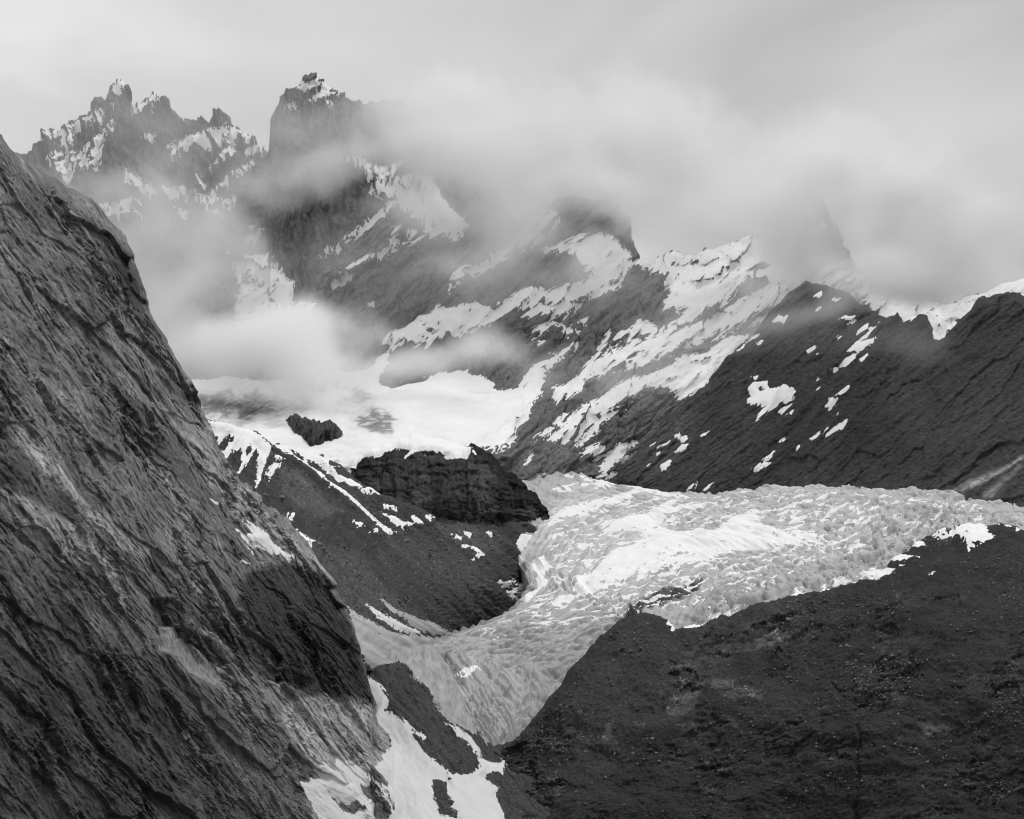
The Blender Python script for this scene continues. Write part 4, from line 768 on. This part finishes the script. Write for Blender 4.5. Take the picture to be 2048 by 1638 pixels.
sn(G, 8, [(720, 740), (800, 640), (990, 600), (1180, 620), (1240, 800), (1290, 950), (1370, 1130), (1290, 1160), (1180, 1120), (1110, 1060), (1080, 1000), (1030, 900), (955, 845), (915, 765), (870, 725), (760, 745)], 'dirty ice strip winding down left of the glacier tongue', tone=0.34 * (1 + 0.7 * fbm(G.PX / 12, G.PY / 24, 5, 239, gain=.7)), **dict(gg, sm=1, lift=2))
loose_snow(G, 'scraps of snow on the gully floor')
# foreground hill
ff = dict(ragang=-15, rag=3, lift=2)
sn(Fh, 6, [(1418, 1108), (1492, 1100), (1462, 1150), (1482, 1185), (1505, 1190), (1450, 1210), (1418, 1172)], 'hooked snow patch by the dark notch in the glacier edge', **ff)
sn(Fh, 7, [(1498, 465), (1580, 438), (1600, 470), (1700, 428), (1780, 413), (1832, 450), (1842, 490), (1884, 520), (1820, 537), (1770, 552), (1718, 584), (1708, 540), (1650, 500), (1560, 492)], 'largest snow patch on top of the dark hill at the right', ragang=25, rag=3, lift=2)
for q in ([(1480, 727), (1518, 718), (1490, 735)], [(1885, 398), (1935, 410), (1900, 433)], [(1935, 432), (1985, 452), (1950, 455)], [(1985, 450), (2030, 455), (2000, 465)], [(1300, 680), (1345, 655), (1335, 670)], [(480, 868), (545, 843), (542, 858), (490, 874)]): sn(Fh, 7, q, **ff)
for q, lb in (([(655, 828), (720, 798), (805, 803), (780, 822), (730, 835), (660, 840)], None), ([(838, 806), (880, 778), (920, 800), (900, 812), (850, 815)], None), ([(925, 738), (1000, 748), (1085, 772), (1040, 782), (990, 776), (930, 768)], None), ([(1065, 745), (1150, 683), (1295, 690), (1230, 716), (1205, 742), (1150, 745), (1100, 748)], None), ([(1235, 652), (1330, 608), (1445, 620), (1400, 632), (1340, 640), (1290, 660)], None), ([(1360, 498), (1450, 516), (1475, 545), (1420, 560), (1360, 545)], None), ([(50, 1050), (190, 950), (380, 880), (440, 888), (360, 925), (260, 960), (180, 1010), (60, 1058)], None)):
    sn(Fh, 7, q, lb, ragang=-15, rag=3, lift=2.5, k=.5, sm=9)
loose_snow(Fh, 'scraps of snow on the dark hill')
# glacier surface snow
ee = dict(lift=1.2, sm=4, k=0.2)
def flow_snow(poly, label, thr, **kw):
    a = dict(ee); a.update(kw)
    return sn(E, 6, poly, label, thr=thr, ragang=-14, rag=9, ragst=6, name='snowfield', **a)
flow_snow([(880, 880), (1000, 830), (1100, 740), (1200, 700), (1250, 670), (1300, 640), (1200, 605), (1100, 600), (1000, 590), (1100, 560), (1250, 520), (1330, 480), (1400, 465), (1600, 455), (1650, 490), (1500, 492), (1400, 530), (1380, 580), (1500, 615), (1700, 600), (1800, 540), (1900, 490), (1950, 500), (1960, 580), (2100, 620), (2290, 640), (2300, 680), (2100, 700), (1900, 715), (1700, 745), (1650, 795), (1500, 825), (1350, 855), (1200, 885), (1000, 965), (900, 1005), (715, 1055), (725, 1030), (900, 960), (870, 930)], 'main bright snow cover streaked along the middle of the glacier', (-0.42, -14, 7, 7))
flow_snow([(730, 540), (850, 478), (950, 445), (1100, 415), (1200, 385), (1230, 350), (1500, 385), (1540, 402), (1250, 402), (1200, 435), (1000, 475), (880, 515), (745, 565)], 'upper snow strip along the far edge of the glacier', (-0.5, -14, 7, 7))
sn(E, 6, [(470, 615), (595, 605), (560, 650), (625, 640), (590, 692), (545, 752), (605, 795), (540, 785), (478, 745), (462, 690)], 'snow bank between the black knob and the glacier', rag=3, lift=5, k=.6, sm=12)
sn(E, 6, [(590, 862), (620, 800), (690, 755), (705, 800), (745, 820), (690, 882), (722, 912), (650, 985), (590, 1035), (555, 1012), (590, 980), (650, 960), (610, 920), (640, 900)], 'ragged snow edge where the moraine meets the glacier', rag=5, lift=5, k=.6, sm=12)
sn(E, 6, [(180, 1452), (230, 1413), (322, 1402), (300, 1422), (220, 1444)], 'small snow streak on the lower glacier tongue', rag=3, **ee)
sn(E, 6, [(1505, 1205), (1560, 1148), (1640, 1098), (1680, 1055), (1750, 1058), (1820, 1026), (1900, 1038), (1830, 1075), (1720, 1120), (1640, 1165), (1560, 1200), (1510, 1225)], 'snow strip with dark holes along the near edge of the glacier', holes=([(1620, 1120), (1650, 1115), (1640, 1130)], [(1690, 1085), (1720, 1080), (1700, 1095)]), rag=5, **ee)
for q, lb in (([(655, 835), (720, 798), (805, 805), (730, 850)], 'flat snow patch under the seracs at the hill edge'), ([(838, 808), (880, 778), (920, 800), (860, 825)], None), ([(925, 738), (1000, 748), (1085, 778), (1000, 790), (925, 770)], None), ([(1065, 745), (1150, 683), (1295, 690), (1230, 730), (1150, 760), (1100, 750)], 'forked snow patch between seracs and dark hill'), ([(1235, 655), (1330, 608), (1445, 622), (1360, 645), (1290, 668)], 'long snow tongue reaching onto the dark hill from the seracs'), ([(1360, 498), (1450, 518), (1475, 545), (1420, 565), (1360, 545)], 'rounded snow patch at the right corner of the seracs'),
              ([(1750, 355), (1810, 360), (1790, 372)], None), ([(800, 330), (900, 320), (930, 340), (860, 350)], None), ([(980, 350), (1100, 360), (1080, 372)], None), ([(960, 590), (1080, 525), (1120, 535), (1040, 590)], None), ([(830, 530), (880, 470), (890, 500), (860, 530)], None), ([(400, 825), (440, 785), (465, 785), (420, 830)], None), ([(850, 580), (890, 545), (900, 570)], None)):
    sn(E, 7, q, lb, rag=5, **ee)
flow_snow([(700, 560), (1200, 420), (2047, 390), (2500, 400), (3200, 450), (3300, 520), (2600, 700), (1900, 950), (1200, 1100), (400, 1250), (300, 1200), (700, 980), (760, 800)], None, (0.14, -14, 5, 12))
loose_snow(E, 'thin streaks and scraps of snow lying on the glacier ice')
uu = dict(rag=4, lift=1.2, k=0.2)
sn(U, 6, [(340, 195), (430, 190), (490, 215), (560, 245), (620, 285), (560, 275), (440, 242), (380, 235)], 'snow on the upper lip of the narrow ice feeder', **uu)
sn(U, 6, [(820, 290), (1000, 315), (1250, 350), (1250, 420), (900, 400), (740, 380), (860, 345), (1000, 335)], 'flat snow where the narrow ice feeder joins the main glacier', **uu)
loose_snow(U, 'snow scraps on the ice feeder')
print('snow', round(time.time() - T0, 1))
sn(R, 5, [(760, 690), (800, 720), (840, 745), (885, 738), (930, 735), (890, 705), (870, 695), (900, 665), (900, 640), (760, 640)], 'snow lying on the back of the black rock island', rag=2, lift=2, sm=9)
loose_snow(R, 'scraps of snow on the rock island')
# ------------------------------------------------------------------ loose stones, boulders and ice blocks
srng = np.random.default_rng(11)
OCT = np.array([[1, 0, 0], [-1, 0, 0], [0, 1, 0], [0, -1, 0], [0, 0, 1], [0, 0, -1]], float)
OF = np.array([[0, 2, 4], [2, 1, 4], [1, 3, 4], [3, 0, 4], [2, 0, 5], [1, 2, 5], [3, 1, 5], [0, 3, 5]])
def scatter(sheet, n, smin, smax, dens, tlo, thi, label, name='scree'):
    """thousands of loose blocks lying on a slope, one body of rubble; size in photo pixels"""
    w = (dens * np.ones(sheet.PX.shape))
    vis = sheet.PY < 1660
    w = np.clip(w, 0, None) * vis; w[:3] = 0
    # equal chance per picture area
    dx = np.abs(np.gradient(sheet.PX, axis=1)); dy = np.abs(np.gradient(sheet.PY, axis=0))
    p = (w * dx * dy).ravel(); p /= p.sum()
    k = srng.choice(p.size, n, p=p)
    P = sheet.disp().reshape(-1, 3)[k]; kk = sheet.k.ravel()[k]
    s = (smin + (smax - smin) * srng.random(n) ** 4) * kk * 0.5
    sc = 0.55 + 0.9 * srng.random((n, 3)); sc[:, 2] *= 0.8
    V = OCT[None] * sc[:, None] * s[:, None, None] * (1 + 0.5 * (srng.random((n, 6, 3)) - 0.5))
    V += 0.35 * s[:, None, None] * (srng.random((n, 6, 3)) - 0.5)
    an = srng.random(n) * 6.28; c, q = np.cos(an), np.sin(an)
    x = V[..., 0] * c[:, None] - V[..., 1] * q[:, None]; y = V[..., 0] * q[:, None] + V[..., 1] * c[:, None]
    V = np.stack([x, y, V[..., 2]], -1) + P[:, None] + np.array([0, 0, 1.0]) * (s * 0.25)[:, None, None]
    F = OF[None] + (np.arange(n) * 6)[:, None, None]
    tone = np.repeat(tlo + (thi - tlo) * srng.random(n) ** 2, 6)
    link_mesh(name, V.reshape(-1, 3), F.reshape(-1, 3), M_STONE, tone, smooth=False, kind='stuff', label=label)
M_STONE = rock_material('pale_stone', 0.8, 0.7, 1.3, 0)
dF = (0.12 + sstep(-0.05, 0.45, fbm(Fh.PX / 90, Fh.PY / 70, 4, 301))) * (0.5 + 0.5 * sstep(1640, 1250, Fh.PY))
for q in ([(1680, 1300), (1790, 1290), (1850, 1330), (1800, 1400), (1690, 1420), (1660, 1350)], [(1980, 1340), (2060, 1360), (2060, 1440), (1990, 1420)], [(1600, 1180), (1760, 1200), (1700, 1260), (1560, 1250)], [(1050, 1430), (1160, 1370), (1180, 1420), (1090, 1480)], [(1090, 1490), (1130, 1490), (1130, 1560), (1070, 1560)]):
    dF = dF + 1.6 * mask(Fh, q, 25, 20)
scatter(Fh, 9000, 1.4, 8, dF, 0.07, 0.24, 'pale stones and rubble strewn over the dark hill')
dB = 0.25 + sstep(0, 0.4, fbm(B.PX / 60, B.PY / 40, 4, 303)) + 1.2 * mask(B, [(560, 1050), (700, 1120), (840, 1240), (760, 1260), (640, 1170)], 30, 10)
scatter(B, 6500, 1.4, 6, dB, 0.08, 0.24, 'grey stones and rubble strewn over the moraine slope')
scatter(G, 1600, 1.4, 5, 0.3 + rib, 0.07, 0.2, 'stones scattered over the debris rib and the gully')
dA = mask(A, [(480, 1090), (600, 1080), (720, 1270), (745, 1440), (600, 1420), (500, 1250)], 30, 20)
scatter(A, 2200, 1.4, 5, dA, 0.08, 0.2, 'loose stones on the dark ledges of the granite wall')
scatter(H, 2500, 1.2, 3.6, 0.2 + sstep(0, .4, fbm(H.PX / 80, H.PY / 80, 3, 305)), 0.07, 0.15, 'pale stones scattered on the dark ridge')

def surf(sheet, px, py):
    d = (sheet.PX - px) ** 2 + (sheet.PY - py) ** 2
    i = np.unravel_index(np.argmin(d), d.shape)
    return sheet.disp()[i], sheet.k[i]
def blob_rock(seed, n=2):
    r = np.random.default_rng(seed)
    v = r.normal(size=(46, 3)); v /= np.linalg.norm(v, axis=1, keepdims=True)
    v = np.sign(v) * np.abs(v) ** 0.75 * (0.8 + 0.35 * r.random((46, 1)))
    v[:, 2] *= 0.75
    import bmesh
    bm = bmesh.new()
    for p in v: bm.verts.new(p)
    g = bmesh.ops.convex_hull(bm, input=bm.verts)
    bmesh.ops.delete(bm, geom=[e for e in g['geom_interior'] if isinstance(e, bmesh.types.BMVert)], context='VERTS')
    me = bpy.data.meshes.new('boulder'); bm.to_mesh(me); bm.free()
    a = me.attributes.new('tone', 'FLOAT', 'POINT'); a.data.foreach_set('value', np.full(len(me.vertices), 0.17, np.float32))
    me.materials.append(M_STONE)
    return me
BM = [blob_rock(s) for s in range(5)]
def boulder(sheet, px, py, size, label, group='boulders on the slopes'):
    P, k = surf(sheet, px, py)
    o = bpy.data.objects.new('boulder', BM[int(px * 7 + py) % 5]); scene.collection.objects.link(o)
    r = size * 0.5 * k
    o.location = (P[0], P[1], P[2] + r * 0.35)
    o.scale = (r * (1 + 0.3 * math.sin(px)), r, r * (0.9 + 0.2 * math.cos(py))); o.rotation_euler = (0.2 * math.sin(py), 0.2, px * 0.7)
    o['label'] = label; o['category'] = 'boulder'; o['group'] = group
for sh, px, py, sz, lb in (
    (B, 554, 900, 9, 'pale boulder perched on the crest of the moraine ridge'), (B, 528, 996, 8, 'grey boulder at the foot of the granite wall, above a slanting snow patch'),
    (B, 562, 1006, 13, 'largest pale boulder beside the upper edge of the granite wall'), (B, 642, 918, 9, 'boulder sitting in the snow left of the black knob'),
    (B, 636, 1095, 11, 'boulder just below the small slanting snow patch'), (B, 813, 1085, 9, 'boulder alone in the middle of the moraine slope'), (B, 762, 1026, 7, 'small boulder near the middle of the long snow streak'),
    (B, 944, 1157, 9, 'pale boulder on the rubble close to the glacier edge'), (B, 798, 1205, 9, 'first boulder of the pile above the avalanche fan'), (B, 806, 1211, 7, 'second boulder of the pile above the avalanche fan'), (B, 811, 1202, 6, 'smallest boulder of the pile above the avalanche fan'),
    (B, 985, 1022, 8, 'rounded boulder at the foot of the black knob'),
    (Fh, 1760, 1261, 6, 'bright boulder alone in the upper middle of the dark hill'), (Fh, 1747, 1294, 6, 'bright boulder just above the stony hollow of the dark hill'), (Fh, 1715, 1438, 6, 'round boulder at the head of the dark vertical cleft'),
    (Fh, 1662, 1527, 9, 'light angular boulder left of the dark vertical cleft'), (Fh, 1742, 1411, 7, 'boulder lying between the stony hollow and the dark cleft'), (Fh, 1572, 1345, 6, 'small light boulder under the pale slabs of the dark hill'),
    (Fh, 1578, 1247, 9, 'flat pale boulder below the snow strips of the glacier edge'), (Fh, 1226, 1326, 7, 'boulder on the dark hill close to the glacier tongue'), (Fh, 1160, 1432, 12, 'flat light boulder among rubble above the snout of the glacier'), (Fh, 2030, 1405, 9, 'boulder at the far right in the stony patch'), (Fh, 1970, 1428, 8, 'boulder below the stony patch at the far right'), (Fh, 1634, 1497, 6, 'small bright boulder on the lower middle of the dark hill')):
    boulder(sh, px, py, sz, lb)

# ice blocks of the broken right-hand part of the glacier
def serac_mesh(seed):
    r = np.random.default_rng(900 + seed)
    nl, ns = 6, 9; V = []
    for i in range(nl):
        f = i / (nl - 1)
        rad = 1.0 - 0.62 * f ** 1.5
        for j in range(ns):
            a = 2 * math.pi * j / ns
            q = rad * (0.75 + 0.5 * r.random())
            V.append((math.cos(a) * q * 1.25 + 0.25 * f * f, math.sin(a) * q * 0.6 + 0.2 * f, f * 2.0 + 0.22 * (r.random() - 0.5) * (i > 0)))
    V.append((0.25, 0.2, 2.1)); V = np.array(V)
    idx = np.arange(nl * ns).reshape(nl, ns)
    F = [(idx[i, j], idx[i, (j + 1) % ns], idx[i + 1, (j + 1) % ns], idx[i + 1, j]) for i in range(nl - 1) for j in range(ns)]
    T = [(idx[-1, j], idx[-1, (j + 1) % ns], len(V) - 1) for j in range(ns)]
    me = bpy.data.meshes.new('serac'); me.from_pydata([tuple(v) for v in V], [], F + T); me.update()
    a = me.attributes.new('tone', 'FLOAT', 'POINT'); a.data.foreach_set('value', np.full(len(V), 0.5, np.float32))
    me.materials.append(M_ICE)
    return me
SM = [serac_mesh(i) for i in range(8)]
w = (brk > 0.75) & (E.PX > 1560) & (E.PX < 1900) & (E.PY > 1040); w[:20] = False; w[-6:] = False
dens = sstep(1500, 1900, E.PX + 0.9 * (E.PY - 1000)) * w
pr = dens.ravel() * (E.D.ravel() > 0); pr /= pr.sum()
pts = []; ED = E.disp().reshape(-1, 3)
for k in srng.choice(pr.size, 4000, p=pr):
    px, py = E.PX.ravel()[k], E.PY.ravel()[k]
    if all((px - a) ** 2 + ((py - b) * 2.2) ** 2 > 19 ** 2 for a, b, _ in pts):
        pts.append((px, py, k))
    if len(pts) > 60: break
for px, py, k in pts:
    o = bpy.data.objects.new('serac', SM[int(srng.integers(8))]); scene.collection.objects.link(o)
    r = (5 + 5 * srng.random()) * E.k.ravel()[k]
    P = ED[k]
    o.location = (P[0], P[1], P[2] - r * 0.5); o.scale = (r, r, r * (0.45 + 0.5 * srng.random()))
    o.rotation_euler = (0.3 * (srng.random() - 0.5), 0.3 * (srng.random() - 0.5), srng.normal() * 0.6 + 0.3)
    o.parent = glacier
print('stones', round(time.time() - T0, 1), len(pts))
# ------------------------------------------------------------------ drifting cloud and valley mist: one body of vapour, thick and thin
# each row: photo x, y, distance, half width px, half height px, half depth m, optical depth, tilt degrees
PUFFS = [
    (330, 470, 4900, 210, 110, 350, 2.0, 10), (400, 600, 4500, 170, 120, 350, 2.0, 20), (480, 690, 4050, 260, 66, 300, 2.9, 4), (320, 560, 4500, 120, 120, 300, 1.2, 0),
    (650, 710, 4050, 160, 44, 250, 1.9, -14), (250, 375, 5100, 150, 55, 300, 1.8, -12), (150, 420, 5100, 120, 80, 300, 1.8, 0), (430, 760, 3850, 190, 34, 200, 1.3, 0), (620, 755, 3850, 140, 24, 180, 0.8, 0),
    (470, 500, 4900, 70, 90, 250, 0.6, 0),
    (740, 320, 5000, 240, 42, 220, 1.05, 12), (590, 350, 5000, 100, 40, 200, 0.9, 8), (870, 270, 5250, 210, 110, 300, 1.5, -25), (1000, 390, 5150, 200, 140, 350, 3.0, -20), (690, 250, 5300, 160, 60, 200, 0.35, 5), (960, 250, 5600, 220, 130, 300, 3.0, 0),
    (880, 450, 4800, 120, 55, 220, 1.2, -10), (960, 530, 4650, 140, 42, 220, 1.6, 25), (1110, 545, 4450, 180, 36, 200, 1.3, 18), (1200, 520, 4550, 75, 85, 220, 1.5, 0), (1010, 470, 4900, 120, 60, 200, 1.3, 20),
    (870, 722, 4000, 190, 40, 220, 2.0, 5), (1020, 690, 3950, 110, 45, 220, 1.5, -10), (1120, 460, 4900, 90, 50, 180, 0.7, 0), (1100, 740, 3900, 90, 40, 150, 0.5, 0),
    (1250, 320, 5200, 520, 115, 500, 5.0, 0), (1180, 400, 5050, 120, 40, 150, 0.9, 0), (1400, 430, 5600, 200, 80, 400, 1.6, 0), (1790, 450, 5050, 260, 130, 400, 3.0, -8), (1610, 390, 5050, 190, 90, 250, 2.6, 0), (1600, 490, 5050, 160, 60, 200, 1.0, 0), (1690, 490, 4950, 110, 100, 200, 2.6, 0),
    (1650, 440, 4950, 120, 110, 200, 2.4, 0), (1880, 560, 4900, 190, 45, 250, 1.2, 5), (1690, 575, 3900, 150, 56, 190, 4.6, 10), (1610, 640, 3880, 100, 28, 140, 1.1, 10), (1320, 700, 4050, 180, 70, 220, 0.5, 30), (1980, 480, 5400, 200, 90, 400, 2.0, 0),
    (280, 300, 5500, 420, 200, 250, 0.5, 0), (820, 560, 4550, 420, 200, 200, 0.4, 0), (560, 260, 5200, 120, 120, 250, 0.4, 0), (1450, 580, 4500, 320, 130, 250, 0.35, 0), (1650, 680, 3700, 300, 60, 150, 0.15, 0),
]
def build_mist():
    g = bpy.data.node_groups.new('mist_density', 'GeometryNodeTree')
    g.interface.new_socket('Geometry', in_out='OUTPUT', socket_type='NodeSocketGeometry')
    N, L = g.nodes, g.links
    def nd(t, **k):
        n = N.new(t)
        for a, b in k.items(): setattr(n, a, b)
        return n
    def math_(op, a, b=None, c=None):
        n = nd('ShaderNodeMath', operation=op)
        for i, v in enumerate((a, b, c)):
            if v is None: continue
            if hasattr(v, 'is_linked') or hasattr(v, 'links'): L.new(v, n.inputs[i])
            else: n.inputs[i].default_value = v
        return n.outputs[0]
    pos = nd('GeometryNodeInputPosition').outputs[0]
    # curl the air a little so that no puff has a clean outline
    def noise(scale, detail, off, color=False):
        m = nd('ShaderNodeVectorMath', operation='ADD'); L.new(pos, m.inputs[0]); m.inputs[1].default_value = off
        n = nd('ShaderNodeTexNoise'); n.inputs['Scale'].default_value = scale; n.inputs['Detail'].default_value = detail; n.inputs['Roughness'].default_value = 0.55
        L.new(m.outputs[0], n.inputs['Vector'])
        return n.outputs['Color' if color else 0]
    wv = nd('ShaderNodeVectorMath', operation='SUBTRACT'); L.new(noise(1 / 420, 6.0, (100, 0, 0), True), wv.inputs[0]); wv.inputs[1].default_value = (0.5, 0.5, 0.5)
    ws = nd('ShaderNodeVectorMath', operation='MULTIPLY_ADD'); L.new(wv.outputs[0], ws.inputs[0]); ws.inputs[1].default_value = (420, 200, 300); L.new(pos, ws.inputs[2])
    wp = ws.outputs[0]
    fray = math_('MULTIPLY', math_('SUBTRACT', noise(1 / 300, 7.0, (40, 900, 10)), 0.525), 4.0)
    tot = None
    for (px, py, d, rx, ry, rd, tau, ang) in PUFFS:
        c = unproject(np.array(float(px)), np.array(float(py)), np.array(float(d))); k = d / FPX
        s = nd('ShaderNodeVectorMath', operation='SUBTRACT'); L.new(wp, s.inputs[0]); s.inputs[1].default_value = tuple(c)
        r = nd('ShaderNodeVectorRotate', rotation_type='Y_AXIS'); L.new(s.outputs[0], r.inputs['Vector']); r.inputs['Angle'].default_value = math.radians(ang)
        q = nd('ShaderNodeVectorMath', operation='MULTIPLY'); L.new(r.outputs[0], q.inputs[0])
        q.inputs[1].default_value = (1 / (rx * 1.35 * k), 1 / rd, 1 / (ry * 1.35 * k))
        dt = nd('ShaderNodeVectorMath', operation='DOT_PRODUCT'); L.new(q.outputs[0], dt.inputs[0]); L.new(q.outputs[0], dt.inputs[1])
        f = math_('SUBTRACT', 1.0, dt.outputs['Value']); f = math_('MULTIPLY_ADD', fray, min(1.0, 0.35 + 0.25 * tau), f)
        f = math_('MINIMUM', math_('MAXIMUM', f, 0.0), 1.25)
        f = math_('MULTIPLY', math_('MULTIPLY', f, f), tau / (rd * 1.07))
        tot = f if tot is None else math_('ADD', tot, f)
    n1 = noise(1 / 260, 5.0, (0, 300, 50))
    mr = nd('ShaderNodeMapRange'); mr.inputs['From Min'].default_value = 0.36; mr.inputs['From Max'].default_value = 0.62
    mr.inputs['To Min'].default_value = 0.35; mr.inputs['To Max'].default_value = 1.45
    L.new(n1, mr.inputs['Value'])
    den = math_('MULTIPLY', tot, mr.outputs[0])
    vc = nd('GeometryNodeVolumeCube'); L.new(den, vc.inputs['Density'])
    vc.inputs['Min'].default_value = MIST_MIN; vc.inputs['Max'].default_value = MIST_MAX
    for a, b in zip(('Resolution X', 'Resolution Y', 'Resolution Z'), MIST_RES): vc.inputs[a].default_value = b
    sm = nd('GeometryNodeSetMaterial'); L.new(vc.outputs[0], sm.inputs[0])
    m = bpy.data.materials.new('vapour'); m.use_nodes = True; t = m.node_tree; t.nodes.clear()
    o = t.nodes.new('ShaderNodeOutputMaterial'); v = t.nodes.new('ShaderNodeVolumePrincipled')
    v.inputs['Color'].default_value = (1, 1, 1, 1); v.inputs['Density'].default_value = 1.0; v.inputs['Anisotropy'].default_value = 0.0
    t.links.new(v.outputs[0], o.inputs['Volume'])
    sm.inputs['Material'].default_value = m
    go = nd('NodeGroupOutput'); L.new(sm.outputs[0], go.inputs[0])
    me = bpy.data.meshes.new('mist'); ob = bpy.data.objects.new('mist', me); scene.collection.objects.link(ob)
    me.materials.append(m)
    md = ob.modifiers.new('density', 'NODES'); md.node_group = g
    ob['kind'] = 'stuff'; ob['label'] = 'pale mist and low cloud drifting over the peaks and the upper valley'
MIST_MIN, MIST_MAX, MIST_RES = (-2600, 3500, -150), (2600, 6900, 1900), (340, 80, 220)
build_mist()
print('mist', round(time.time() - T0, 1))
print('tris', sum(len(o.data.loops) - 2 * len(o.data.polygons) for o in scene.objects if o.type == 'MESH'))
